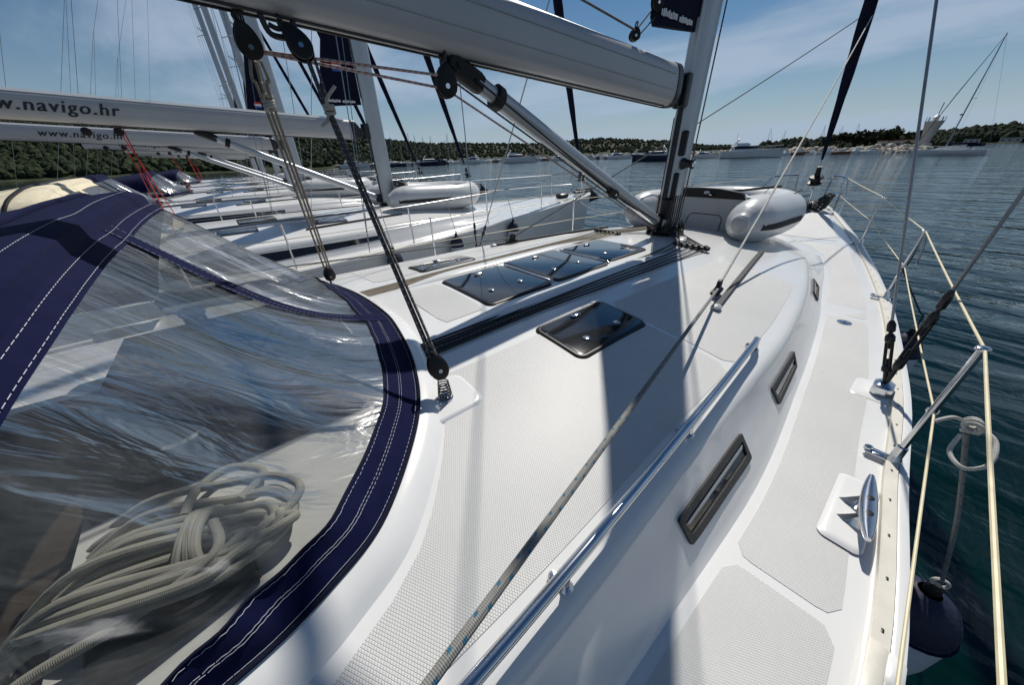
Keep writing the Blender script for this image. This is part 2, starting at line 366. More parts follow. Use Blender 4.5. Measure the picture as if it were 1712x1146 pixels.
M = dict(
    gel=pr('gelcoat', (.69, .69, .68), .22, var=(1.6, .05), coat=.35),
    hull=pr('hull_gelcoat', (.70, .71, .71), .25, var=(.8, .08), coat=.3),
    gelgrey=pr('aged_gelcoat', (.60, .60, .58), .35, var=(3, .1)),
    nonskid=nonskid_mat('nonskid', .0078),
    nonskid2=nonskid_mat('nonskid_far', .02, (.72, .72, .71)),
    rail=pr('toe_rail', (.66, .63, .55), .4, var=(9, .12)),
    steel=stainless_mat('stainless'),
    wire=stainless_mat('rigging_wire', (.30, .30, .31), .35),
    alu=pr('anodised_aluminium', (.42, .44, .46), .38, .55, var=(2.2, .08), coat=.1),
    boomm=pr('boom_paint', (.40, .405, .41), .42, .15, var=(1.7, .06)),
    black=pr('black_plastic', (.010, .010, .011), .5, var=(12, .3), spec=.3),
    dark=pr('dark_metal', (.035, .035, .038), .35, .6, var=(10, .3)),
    rubber=pr('black_rubber', (.015, .015, .016), .7),
    glass=pr('smoked_acrylic', (.008, .009, .012), .06, coat=.6, var=(6, .4)),
    glassf=pr('hatch_frame', (.010, .010, .012), .4, spec=.3),
    seal=pr('window_frame', (.05, .05, .05), .75, bump=(300, .4, .002), var=(160, .8)),
    canvas=canvas_mat('navy_canvas', (.0018, .0042, .030)),
    canvasd=canvas_mat('dark_navy_sailcloth', (.006, .008, .022)),
    cream=canvas_mat('cream_canvas', (.62, .56, .42)),
    stitch=pr('stitching', (.42, .44, .50), .9),
    pvc=pr('grey_pvc', (.33, .34, .35), .45, var=(5, .08)),
    pvcw=pr('white_pvc', (.52, .53, .53), .30, var=(4, .06), bump=(9, .12, .02)),
    fnavy=pr('fender_cover_navy', (.006, .009, .035), .6, bump=(14, .5, .02)),
    fwhite=pr('fender_white', (.55, .58, .62), .35, var=(6, .1)),
    blackrope=rope_mat('black_rope', (.035, .036, .040)),
    greyrope=rope_mat('grey_rope_blue_fleck', (.27, .265, .245), fleck=(.01, .11, .20)),
    whiterope=rope_mat('white_rope', (.66, .65, .60)),
    tanrope=rope_mat('tan_rope', (.34, .29, .22)),
    darkrope=rope_mat('dark_mixed_rope', (.10, .09, .085), fleck=(.4, .38, .33), period=.03),
    redrope=rope_mat('white_rope_red_fleck', (.55, .50, .47), fleck=(.45, .03, .02), period=.03, frac=.4),
    redline=pr('red_line', (.45, .03, .02), .8),
    lifeline=pr('coated_lifeline', (.62, .55, .36), .5, var=(20, .15)),
    coil=rope_mat('coiled_cream_rope', (.46, .445, .39), scale=62, dark=.72),
    vinyl=vinyl_mat(), water=water_mat(),
    teak=pr('teak', (.05, .035, .025), .7, var=(9, .3)),
    white=pr('white_paint', (.76, .76, .75), .35, var=(.7, .06)),
    navyhull=pr('navy_hull', (.02, .03, .06), .25, coat=.4),
    darkglass=pr('far_window', (.015, .02, .026), .12),
    grey=pr('grey_paint', (.32, .34, .36), .5, var=(1, .1)),
    letter=pr('black_lettering', (.015, .017, .02), .5),
    wletter=pr('white_lettering', (.7, .7, .7), .6),
    red=pr('red_paint', (.5, .03, .03), .6), blue=pr('blue_paint', (.03, .08, .35), .6),
    brown=pr('brown_cloth', (.16, .10, .05), .8),
)

# ------------------------------------------------------------------ water
mb = MB()
mb.add([(-6000, -6000, 0), (6000, -6000, 0), (6000, 6000, 0), (-6000, 6000, 0)], [(0, 1, 2, 3)])
tag(mb.build('water', M['water'], smooth=False), 'rippled green and blue harbour water', 'water', kind='structure')

# ------------------------------------------------------------------ yacht lines
HB = tab([-4.6, -3, -1, .95, 1.9, 2.5, 3.2, 4.4, 6.5, 8, 9.35, 10.1, 10.5], [2.0, 2.25, 2.36, 2.35, 2.28, 2.24, 2.15, 1.95, 1.45, 1.03, .62, .33, .06])
ZS = tab([-4.6, -1, 2, 4.4, 6.5, 9.35, 10.5], [1.25, 1.29, 1.31, 1.34, 1.39, 1.44, 1.48])
SW = tab([-.62, .2, 1.26, 2.2, 3.2, 4.36, 5.0, 5.54, 6.1, 6.45], [1.74, 1.73, 1.68, 1.65, 1.54, 1.31, 1.12, .90, .56, .22])
BW = tab([-.62, .4, 1.2, 2.4, 3.5, 4.4, 5.0, 5.58, 6.1, 6.45], [1.86, 1.86, 1.87, 1.77, 1.63, 1.47, 1.36, 1.20, .92, .52])
ZSH = tab([-.62, 3.2, 4.36, 5.0, 5.54, 6.1, 6.45], [1.60, 1.60, 1.57, 1.53, 1.49, 1.45, 1.42])
ZC = tab([-.62, .6, 1.5, 3.9, 4.6, 5.3, 6.0, 6.45], [1.735, 1.745, 1.765, 1.77, 1.72, 1.64, 1.53, 1.45])
def roof_z(x, y):
    w = SW(x)-.05; t = min(1, abs(y-YC)/max(w, .01)); zs = ZSH(x)+.012
    return zs + (ZC(x)-zs)*(1-t*t)
def side_pt(x, t, out=0.):
    """starboard cabin side, t=0 deck, t=1 shoulder"""
    a = Vector((x, YC-BW(x)+.012, ZS(x)+.045)); b = Vector((x, YC-SW(x)-.03, ZSH(x)-.07))
    n = Vector((0, -(b.z-a.z), -(b.y-a.y)*-1)); n = Vector((0, -(b.z-a.z), (b.y-a.y))).normalized()
    return a.lerp(b, t) + n*out

def yacht_base(root, own=False):
    # hull
    xs = list(np.linspace(-4.6, 9, 30))+list(np.linspace(9.2, 10.5, 9)); rings = []
    for x in xs:
        hb, zs = HB(x), ZS(x); k = max(0, (x-7)/3.5)
        prof = [(1.0, zs-.012), (1.004, zs-.10), (1-.02-.10*k, zs-.45), (.955-.28*k, .45), (.89-.45*k, .0), (.55-.3*k, -.35), (.0, -.5)]
        st = [Vector((x-(.35*k*(1-(p[1]+.5)/2)), YC-hb*max(p[0], 0), p[1])) for p in prof]
        po = [Vector((p.x, 2*YC-p.y, p.z)) for p in st[:-1]][::-1]
        rings.append(st+po)
    mb = MB().loft(rings, closed=False, flip=True)
    mb.f.append(list(range(len(rings[0])))); mb.uv.append([(0, 0)]*len(rings[0]))
    n = len(rings[0]); mb.f.append([(len(rings)-1)*n+k for k in range(n)][::-1]); mb.uv.append([(0, 0)]*n)
    mb.build('hull', M['hull'], root)
    # deck sheet with the cockpit cut out
    rows = []; xd = [-4.55, -3.8, -3, -2.2, -1.4, -.7] + list(np.arange(0, 10.4, .4)) + [10.45]
    us = [-1, -.95, -.85, -.7, -.52, -.3, -.1, .1, .3, .52, .7, .85, .95, 1]
    for x in xd:
        hb = HB(x)-.012; rows.append([Vector((x, YC+hb*u, ZS(x)+.03*(1-u*u)*(.3 if x < 4 else .8))) for u in us])
    mb = MB().grid(rows, flip=True)
    keep = [(f, u) for f, u in zip(mb.f, mb.uv) if not (max(mb.v[i][0] for i in f) < -.6 and min(mb.v[i][0] for i in f) > -4 and all(abs(mb.v[i][1]-YC) < 1.3 for i in f))]
    mb.f = [k[0] for k in keep]; mb.uv = [k[1] for k in keep]
    mb.build('deck', M['gel'], root)
    w = MB()
    x0, x1, y0, y1, zb, zt = -3.8, -.66, YC-1.22, YC+1.22, .72, 1.3
    w.add([(x0, y0, zb), (x1, y0, zb), (x1, y1, zb), (x0, y1, zb)], [(0, 1, 2, 3)])
    w.add([(x0, y0, zb), (x1, y0, zb), (x1, y0, zt), (x0, y0, zt)], [(3, 2, 1, 0)])
    w.add([(x0, y1, zb), (x1, y1, zb), (x1, y1, zt), (x0, y1, zt)], [(0, 1, 2, 3)])
    w.add([(x1, y0, zb), (x1, y1, zb), (x1, y1, 1.56), (x1, y0, 1.56)], [(3, 2, 1, 0)])
    w.build('cockpit_well', M['teak'], root, smooth=False)
    # toe rail and rub rail
    def edge(x, side, off, dz): return Vector((x, YC+side*(HB(x)-off), ZS(x)+dz))
    xs = list(np.linspace(-4.5, 10.3, 90))
    for side in (-1, 1):
        sec = [(.064, -.004), (.064, .024), (.060, .028), (.024, .028), (.022, .020), (.022, -.004)]
        MB().loft([[edge(x, side, *q) for q in sec] for x in xs], caps=True, flip=side > 0).build('toe_rail', M['rail'], root)
        sec = [(.020, -.004), (.020, .022), (.010, .026), (-.012, .020), (-.020, .0), (-.016, -.03), (.0, -.04)]
        MB().loft([[edge(x, side, *q) for q in sec] for x in xs], caps=True, flip=side > 0).build('rub_rail', M['gel'], root)
    # coachroof
    rings = []
    for x in list(np.linspace(-.62, 5.6, 48))+list(np.linspace(5.68, 6.45, 9)):
        sw, bw, zd, zh, zc = SW(x), BW(x), ZS(x), ZSH(x), ZC(x)
        half = [(bw+.022, zd+.0), (bw+.006, zd+.012), (bw-.008, zd+.035)]
        a, b = Vector((bw-.012, zd+.045)), Vector((sw+.03, zh-.07))
        half += [tuple(a.lerp(b, t)) for t in (.3, .65, 1)]
        half += [(sw+.018, zh-.038), (sw+.002, zh-.014), (sw-.02, zh+.003), (sw-.05, zh+.012)]
        for t in (.94, .87, .78, .67, .54, .4, .26, .12): half.append(((sw-.05)*t, zh+.012+(zc-zh-.012)*(1-t*t)))
        pts = [Vector((x, YC-p[0], p[1])) for p in half] + [Vector((x, YC+p[0], p[1])) for p in half[::-1]]
        rings.append(pts)
    mb = MB().loft(rings, closed=False, flip=False)
    n = len(rings[0]); mb.f.append(list(range(n))); mb.uv.append([(0, 0)]*n)
    mb.f.append([(len(rings)-1)*n+k for k in range(n)][::-1]); mb.uv.append([(0, 0)]*n)
    mb.build('coachroof', M['gel'], root, ang=50)

own = thing('sailing_yacht', (3.87, YC, 0), 'white sailing yacht in the foreground with non-skid deck, grey mast and boom', 'sailing yacht')
yacht_base(own, True)

# ------------------------------------------------------------------ own deck: non-skid panels
def skirt(rows, d=.006):
    dn_ = Vector((0, 0, -d))
    rows = [[r_[0]+dn_]+r_+[r_[-1]+dn_] for r_ in rows]
    return [[p+dn_ for p in rows[0]]]+rows+[[p+dn_ for p in rows[-1]]]
def sheet(name, x0, x1, yin, yout, zf, mat, root, nx=40, ny=10, slant=0., lift=.0035, rc=.05):
    """sheet between yout(x) (starboard) and yin(x), corners rounded by pulling the ends in"""
    rows = []
    for j in range(ny+1):
        v = j/ny; row = []
        d = min(v, 1-v)*1.0
        wref = max(abs(yin((x0+x1)/2)-yout((x0+x1)/2)), .01); dd = d*wref
        pull = rc-math.sqrt(max(rc*rc-(rc-min(dd, rc))**2, 0)) if dd < rc else 0
        for i in range(nx+1):
            x = lerp(x0+pull, x1-pull, i/nx) + slant*(v-.5)
            y = lerp(yout(x), yin(x), v); row.append(Vector((x, y, zf(x, y)+lift)))
        rows.append(row)
    return MB().grid(skirt(rows), flip=True).build(name, mat, root)
def deck_z(x, y): u = (y-YC)/(HB(x)-.012); return ZS(x)+.03*(1-u*u)*(.3 if x < 4 else .8)
def y_out(x): return YC-HB(x)+lerp(.10, .16, min(1, max(0, (x-.2)/2)))
def y_in(x): return YC-BW(x)-.055
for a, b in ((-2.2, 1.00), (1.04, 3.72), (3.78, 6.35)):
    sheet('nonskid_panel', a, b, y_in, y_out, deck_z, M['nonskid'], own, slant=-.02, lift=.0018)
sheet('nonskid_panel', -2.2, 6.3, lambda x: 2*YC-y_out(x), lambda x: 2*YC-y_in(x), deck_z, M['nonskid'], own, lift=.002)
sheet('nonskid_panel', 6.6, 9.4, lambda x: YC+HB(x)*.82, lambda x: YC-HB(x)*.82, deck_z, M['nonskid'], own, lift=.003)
# roof panels follow the sprayhood coaming aft and the handrail outboard
BASE = [(-1.0, .53, 1.66), (-.62, .53, 1.675), (-.29, .555, 1.69), (-.11, .60, 1.70), (.075, .70, 1.715), (.31, .99, 1.735), (.44, 1.32, 1.755), (.515, 1.7, 1.765), (.53, 1.95, 1.77),
        (.515, 2.3, 1.765), (.48, 2.6, 1.755), (.43, 2.85, 1.745), (.31, 3.08, 1.73), (.06, 3.25, 1.71), (-.29, 3.37, 1.69), (-.62, 3.4, 1.675), (-1.0, 3.4, 1.66)]
BC = smooth_path(BASE, 10)
_bx = {}
def base_x(y, off):
    """x of the coaming foot at lateral position y (starboard half mirrored for port)"""
    if off not in _bx:
        ys, xs = [], []
        for i in range(12, 82):
            t = BC[i+1]-BC[i-1]; t.z = 0; t.normalize(); q = BC[i]+Vector((t.y, -t.x, 0))*off
            if not ys or q.y > ys[-1]+1e-4: ys.append(q.y); xs.append(q.x)
        _bx[off] = (ys, xs)
    return float(np.interp(y if y < YC else 2*YC-y, *_bx[off]))
def roof_panel(y0, y1, xfwd, ny=14, nx=36, mat='nonskid', aft=None, lift=.0022, rc=.05):
    rows = []
    for j in range(ny+1):
        v = j/ny; row = []; w = abs(y1(1.0)-y0(1.0))
        dd = min(v, 1-v)*w; pull = rc-math.sqrt(max(rc*rc-(rc-min(dd, rc))**2, 0)) if dd < rc else 0
        for i in range(nx+1):
            xm = 1.0
            yy = lerp(y0, y1, v) if not callable(y0) else None
            if yy is None: yy = lerp(y0(xm), y1(xm), v)
            xa = (base_x(yy, .10) if aft is None else aft) + pull; x = lerp(xa, xfwd-pull, i/nx)
            if callable(y0): yy = lerp(y0(x), y1(x), v)
            row.append(Vector((x, yy, roof_z(x, yy)+lift)))
        rows.append(row)
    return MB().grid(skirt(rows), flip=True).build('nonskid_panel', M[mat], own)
y_hr = lambda x: YC-SW(x)+.10
y_ch = lambda x: lerp(1.20, 1.12, min(1, max(0, x/3.5)))
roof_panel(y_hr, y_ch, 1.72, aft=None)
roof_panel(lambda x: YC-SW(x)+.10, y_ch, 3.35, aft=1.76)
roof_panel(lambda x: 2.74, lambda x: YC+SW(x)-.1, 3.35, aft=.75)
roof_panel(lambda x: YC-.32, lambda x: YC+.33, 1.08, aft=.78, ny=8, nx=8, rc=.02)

# coaming round the sprayhood foot
rows = []
for i, p in enumerate(BC):
    t = BC[min(i+1, len(BC)-1)]-BC[max(i-1, 0)]; t.z = 0; t.normalize(); n = Vector((t.y, -t.x, 0))
    sec = []
    for off, dz in ((.092, -.004), (.083, .006), (.071, .020), (.055, .034), (.03, .046), (.0, .052), (-.05, .052), (-.055, -.01)):
        q = p+n*off; q.z = roof_z(min(max(q.x, -.6), 6), q.y)+dz if q.x > -.6 else ZS(q.x)+.33+dz-.05; sec.append(q)
    rows.append(sec)
MB().grid(rows, flip=True).build('sprayhood_coaming', M['gel'], own)
# ridge that fairs the halyards
for s in (-1, 1):
    rows = []
    for x in np.linspace(.75, 3.2, 26):
        k = min(1, (x-.7)/.5, (3.3-x)/.8); w = .075*max(k, .15)
        yy0 = YC+s*(.445-.02*(x-.7)/2.5)
        rows.append([Vector((x, yy0+dy*w, roof_z(x, yy0)+h*.030*k-.002)) for dy, h in ((-1, 0), (-.75, .6), (-.4, 1), (.4, 1), (.75, .6), (1, 0))])
    MB().grid(rows, flip=True).build('halyard_fairing', M['gel'], own)

# ------------------------------------------------------------------ hatches
def rrect(x0, x1, y0, y1, r, n=5):
    pts = []
    for cx, cy, a0 in ((x1-r, y1-r, 0), (x0+r, y1-r, 90), (x0+r, y0+r, 180), (x1-r, y0+r, 270)):
        for k in range(n+1): a = R(a0+90*k/n); pts.append((cx+r*math.cos(a), cy+r*math.sin(a)))
    return pts
def hatch(x0, x1, y0, y1, label=None, r=.05, root=own, hinges=True):
    def ring(ins, dz):
        return [Vector((x, y, roof_z(x, y)+dz)) for x, y in rrect(x0+ins, x1-ins, y0+ins, y1-ins, max(r-ins*.7, .012))]
    mb = MB().loft([ring(-.008, -.004), ring(-.007, .002), ring(0, .004), ring(0, .010), ring(.005, .013), ring(.016, .0132)], caps=True)
    h = mb.build('deck_hatch', M['glassf'], root, ang=30)
    MB().loft([ring(.017, .010), ring(.017, .0142), ring(.020, .0146)], caps=True).build('glass', M['glass'], h, ang=30)
    for fx in (.27, .73):
        x, y = lerp(x0, x1, fx), lerp(y0, y1, .30); z = roof_z(x, y)+.0145
        MB().lathe([(.021, 0), (.021, .003), (.018, .0045), (.0, .005)], (x, y, z), n=18).build('handle_boss', M['steel'], h)
    if hinges:
        x = lerp(x0, x1, .5); y = lerp(y0, y1, .86)
        MB().bbox((x, y, roof_z(x, y)+.019), (.07, .03, .010), b=.003).build('hinge', M['steel'], h)
    return h
hatch(1.115, 1.70, 1.625, 2.285)
hatch(1.76, 2.40, 1.64, 2.33)
hatch(2.46, 3.06, 1.68, 2.27)
hatch(1.13, 1.73, .865, 1.225)
hatch(1.15, 1.73, 2.69, 3.03)
for x in (1.73, 2.43):
    b = MB()
    b.bbox((x, 1.96, roof_z(x, 1.96)+.006), (.030, .60, .012), b=.006); b.build('hatch_joint', M['steel'], own)

# ------------------------------------------------------------------ cabin side windows
def side_window(x0, x1, t0, t1):
    def rect(ax0, ax1, at0, at1, out, sk=.045):
        cs = [(ax0+sk*.2, at0), (ax1-sk*.35, at0), (ax1, at1), (ax0-sk*.15, at1)]
        pts = []
        for k in range(4):
            c = Vector(cs[k]); p = Vector(cs[k-1]); q = Vector(cs[(k+1) % 4])
            for s in (0, 1, 2):
                u = [c.lerp(p, .10 if k % 2 else .06), None, c.lerp(q, .06 if k % 2 else .10)][s]
                if u is None: u = (c*2+c.lerp(p, .06)+c.lerp(q, .06))/4
                pts.append(side_pt(u.x, u.y, out))
        return pts
    dx, dt = .024, .12
    R0, R1 = rect(x0, x1, t0, t1, -.004), rect(x0, x1, t0, t1, .010)
    R2, R3 = rect(x0+dx, x1-dx, t0+dt, t1-dt, .010), rect(x0+dx, x1-dx, t0+dt, t1-dt, .001)
    w = MB().loft([R0, R1, R2, R3]).build('cabin_window', M['seal'], own, ang=25)
    n = len(R3); mid = [rect(x0+dx, x1-dx, t0+dt, t1-dt, .0025)]
    MB().add(mid[0], [tuple(range(n))]).build('glass', M['glass'], w, smooth=False)
    # pale reflection on the glass, modelled as a thin grey strip
    a = rect(x0+dx+.01, x1-dx-.01, lerp(t0, t1, .55), lerp(t0, t1, .66), .003); b = rect(x0+dx+.01, x1-dx-.01, lerp(t0, t1, .55), lerp(t0, t1, .66), .007)
    MB().loft([a, b], caps=True).build('reflection_strip', M['pvc'], w, ang=25)
side_window(.86, 1.46, .24, .74)
side_window(1.93, 2.45, .24, .76)
side_window(3.75, 4.2, .22, .78)

# ------------------------------------------------------------------ handrail
hr = [Vector(at_z(800, 1146, 1.69))]; e = Vector((2.06, .385, 1.0)); e.z = roof_z(e.x, e.y)
hz = lambda x, y: roof_z(x, y)+.075
p0 = Vector((-.55, .235, 0)); p0.z = hz(p0.x, p0.y)
path = [p0]
for x in np.linspace(-.3, 1.95, 12):
    y = lerp(.235, .375, ((x+.3)/2.3)**1.3 if x > -.3 else 0); path.append(Vector((x, y, hz(x, y))))
path += [Vector((2.01, .381, hz(2.01, .381)-.006)), Vector((2.035, .383, hz(2.03, .38)-.03)), Vector((2.04, .384, roof_z(2.04, .384)))]
h = MB().tube(smooth_path(path, 4), .0165, 14).build('handrail', M['steel'], own)
for x in (.36, 1.13, 2.03):
    y = lerp(.235, .375, ((x+.3)/2.3)**1.3); z = roof_z(x, y)
    b = MB().lathe([(.020, 0), (.020, .003), (.016, .007), (.010, .012), (.009, .03), (.009, .072)], (x, y-.002, z), n=14)
    b.build('handrail_foot', M['steel'], h)
    MB().lathe([(.014, -.02), (.015, .0), (.015, .022), (.010, .028), (.0, .029)], (x-.015, y+.03, z+.001), n=14).build('stud', M['steel'], h)

# ------------------------------------------------------------------ deck fittings, starboard
def edge_pt(x, off=.04, dz=.03): return Vector((x, YC-HB(x)+off, ZS(x)+dz))
for k in range(34):
    x = .30+.2*k
    if x > 6.6: break
    p = edge_pt(x, .044, .0275); t = (edge_pt(x+.01)-edge_pt(x-.01)).normalized()
    rot = Matrix.Rotation(math.atan2(t.y, t.x), 3, 'Z')
    MB().bbox(p, (.017, .008, .003), rot, b=.0014).build('rail_screw', M['dark'], own)
# cleat on its moulded pad
ca, cb = Vector((1.36, -.262, 0)), Vector((1.72, -.225, 0))
dz0 = 1.318
MB().loft([[Vector((x, y, dz0+dz)) for x, y in rrect(1.36-i, 1.74+i, -.272-i*.3, -.165+i, .03)] for i, dz in ((.02, -.004), (.010, .002), (0, .005), (-.012, .006))], caps=True).build('cleat_pad', M['gel'], own)
ax = (cb-ca).normalized(); sidev = Vector((-ax.y, ax.x, 0)); rings = []
for t in np.linspace(0, 1, 15):
    w = .004+.023*math.sin(math.pi*min(max(t*.94+.03, 0), 1))**.6; hgt = .010+.006*math.sin(math.pi*t)
    c = ca.lerp(cb, t)+Vector((0, 0, dz0+.062+.010*abs(2*t-1)**2))
    rings.append([c+sidev*(w*math.cos(a))+Vector((0, 0, hgt*math.sin(a))) for a in np.linspace(0, 2*math.pi, 14, endpoint=False)])
cl = MB().loft(rings, caps=True).build('mooring_cleat', M['steel'], own)
for t in (.34, .62):
    c = ca.lerp(cb, t)
    MB().loft([[c+sidev*(dy*s)+ax*(dx*s2)+Vector((0, 0, z)) for dx, dy in ((-.02, -.016), (.02, -.016), (.026, 0), (.02, .05), (0, .07), (-.02, .05), (-.026, 0))] for z, s, s2 in ((dz0+.006, 1, 1), (dz0+.02, .8, .8), (dz0+.055, .4, .6))], caps=True).build('cleat_foot', M['steel'], cl)
for t in (.36, .60):
    c = ca.lerp(cb, t)+Vector((0, 0, dz0+.079))
    MB().lathe([(.0115, -.006), (.0115, .0), (.008, .001), (.0, .001)], c, n=14, sx=1.2).build('bolt', M['dark'], cl)
# deck filler cap
p = at_z(1411, 540, 1.33)
fc = MB().lathe([(.048, 0), (.047, .004), (.040, .006), (.0, .006)], (p.x, p.y, deck_z(p.x, p.y)+.003), n=26).build('filler_cap', M['steel'], own)
MB().bbox((p.x, p.y, deck_z(p.x, p.y)+.0105), (.05, .008, .004), b=.001).build('slot_bar', M['dark'], fc)
# end fitting of the rail at the gate
p = edge_pt(1.02, .0, 0)
MB().bbox((1.0, p.y+.012, p.z+.018), (.10, .045, .034), b=.01).build('rail_end_fitting', M['gel'], own)
MB().bbox((.93, p.y+.050, p.z+.032), (.24, .040, .006), b=.002).build('gate_plate', M['rail'], own)
# stanchions
def stanchion(b, h, lean=(0, 0), brace=False, root=own, pad=True):
    b = Vector(b); top = b+Vector((lean[0], lean[1], h))
    s = MB().tube([b+Vector((0, 0, .02)), top], .0125, 10).build('stanchion', M['steel'], root)
    sk = MB().lathe([(.030, -.004), (.029, .012), (.021, .028), (.019, .085), (.0135, .09)], b, n=14)
    sk.bbox(b+Vector((0, .045, .004)), (.05, .10, .012), b=.004)
    sk.lathe([(.017, 0), (.017, .016), (.012, .02), (.0, .02)], b+Vector((.0, .085, .004)), n=10)
    sk.build('base', M['steel'], s)
    MB().lathe([(.019, -.006), (.021, 0), (.019, .006), (.012, .010)], top, n=12).build('cap', M['steel'], s)
    MB().torus(b.lerp(top, .5), (1, 0, 0), .0155, .004, 12, 6).build('line_eye', M['steel'], s)
    if brace:
        for dx in (.30, ):
            f = b+Vector((dx, -.02+dx*.08, .01))
            MB().tube(smooth_path([top-Vector((0, 0, .01)), top.lerp(f, .5)+Vector((.02, -.015, .02)), f], 6), .009, 8).build('brace', M['steel'], s)
        MB().tube(smooth_path([top+Vector((.01, -.02, -.02)), top+Vector((.04, -.05, -.16)), top+Vector((.02, -.06, -.27)), top+Vector((-.03, -.05, -.22)), top+Vector((-.01, -.02, -.03))], 8), .004, 6).build('loop', M['wire'], s)
    return top
def rail_base(x, off=.085): return Vector((x, YC-HB(x)+off, ZS(x)+.004))
T1 = stanchion((1.99, -.282, 1.33), .60, (0.0, -.005))
T0 = stanchion((4.42, .03, 1.36), .60, (.0, -.01), True)
TF = stanchion((6.62, .535, 1.40), .60, (0, 0))
TA = stanchion((-.55, -.32, 1.31), .60)
PT = [Vector((9.35, 1.35, 2.05)), Vector((9.9, 1.66, 2.06))]
def pulpit(root, side):
    f = lambda v: Vector((v.x, 2*YC-v.y if side > 0 else v.y, v.z))
    a, b = PT; foot_a, foot_b = Vector((9.36, 1.36, 1.44)), Vector((9.95, 1.70, 1.46))
    m = MB().tube([f(p) for p in smooth_path([foot_a, foot_a.lerp(a, .9), a+Vector((.03, .02, .0)), a.lerp(b, .5)+Vector((0, -.0, .01)), b-Vector((.03, .02, 0)), b.lerp(foot_b, .1), foot_b], 6)], .0135, 8)
    m.tube([f(p) for p in seg(foot_a.lerp(a, .5), foot_b.lerp(b, .5), 4)], .010, 8)
    m.tube([f(p) for p in seg(a, Vector((9.05, 1.22, 1.75)), 3)], .010, 8)
    m.tube([f(p) for p in seg(Vector((9.05, 1.22, 1.75)), Vector((9.0, 1.2, 1.44)), 3)], .010, 8)
    m.build('pulpit', M['steel'], root)
pulpit(own, -1); pulpit(own, 1)
for z0, nm in ((1.0, 'upper'), (.5, 'lower')):
    pts = []
    for base, top in (((-.55, -.32, 1.33), TA), ((1.99, -.282, 1.33), T1), ((4.42, .03, 1.36), T0), ((6.62, .535, 1.40), TF), ((9.33, 1.36, 1.44), PT[0])):
        pts.append(Vector(base).lerp(Vector(top), z0)+Vector((0, -.004, .0)))
    full = []
    for a, b in zip(pts, pts[1:]): full += sag(a, b, .006, 8)[:-1]
    full.append(pts[-1])
    MB().tube(full, .0048 if z0 > .6 else .004, 8).build('lifeline', M['lifeline'], own)
# port stanchions and lines
pts2 = []
for x in (-.5, 2.0, 4.4, 6.6):
    b = Vector((x, YC+HB(x)-.085, ZS(x)+.02)); pts2.append(stanchion(b, .6))
for z in (0, -.3):
    full = []
    for a, b in zip(pts2+[Vector((9.33, 2*YC-1.36, 2.05))], (pts2+[Vector((9.33, 2*YC-1.36, 2.05))])[1:]):
        full += [q+Vector((0, 0, z)) for q in sag(a, b, .006, 6)]
    MB().tube(full, .004, 6).build('lifeline', M['lifeline'], own)
# chainplate, shrouds, turnbuckles
CP = Vector((2.63, -.165, 1.36))
cp = MB().bbox(CP+Vector((0, 0, -.005)), (.13, .085, .085), b=.02).build('chainplate', M['steel'], own)
MB().loft([[Vector((x, y, 1.316+dz)) for x, y in rrect(2.52-i, 2.74+i, -.23-i*.4, -.06+i, .04)] for i, dz in ((.02, -.004), (.008, .005), (0, .007))], caps=True).build('pad', M['gel'], cp)
def turnbuckle(a, b, r, parent):
    a, b = Vector(a), Vector(b); d = (b-a).normalized(); u = d.orthogonal().normalized(); L = (b-a).length
    m = MB()
    m.tube([a, a+d*L*.22], r*.55, 8); m.lathe([(r*.6, 0), (r*1.05, L*.03), (r*1.05, L*.09), (r*.7, L*.12)], a+d*L*.18, d, 10)
    for s in (-1, 1): m.tube([a+d*L*.26+u*(s*r*.8), a+d*L*.68+u*(s*r*.8)], r*.38, 6)
    m.tube([a+d*L*.22, a+d*L*.40], r*.42, 8); m.tube([a+d*L*.55, a+d*L*.8], r*.42, 8)
    m.lathe([(r*.7, 0), (r*1.05, L*.03), (r*1.05, L*.10), (r*.6, L*.14)], a+d*L*.64, d, 10)
    m.lathe([(r*.5, 0), (r*.9, L*.02), (r*.9, L*.12), (r*.45, L*.18)], a+d*L*.80, d, 10)
    m.build('turnbuckle', M['dark'], parent)
sh_low = at_x(1565, 5, 3.05); d_low = (sh_low-CP).normalized()
sh_cap = at_x(1712, 320, 2.62); d_cap = (sh_cap-CP).normalized()
for d, L, r, tb in ((d_low, 6.0, .0065, .40), (d_cap, 9.0, .0075, .62)):
    s = MB().tube([CP+d*(tb*.9), CP+d*L], r, 8).build('shroud', M['wire'], own)
    turnbuckle(CP+Vector((0, 0, .02)), CP+d*tb, .021, s)
for d, L in ((Vector((d_low.x, -d_low.y, d_low.z)), 6.0), (Vector((d_cap.x, -d_cap.y, d_cap.z)), 9.0)):
    b = Vector((CP.x, 2*YC-CP.y, CP.z)); s = MB().tube([b, b+d*L], .007, 6).build('shroud', M['wire'], own)
    turnbuckle(b, b+d*.45, .02, s)

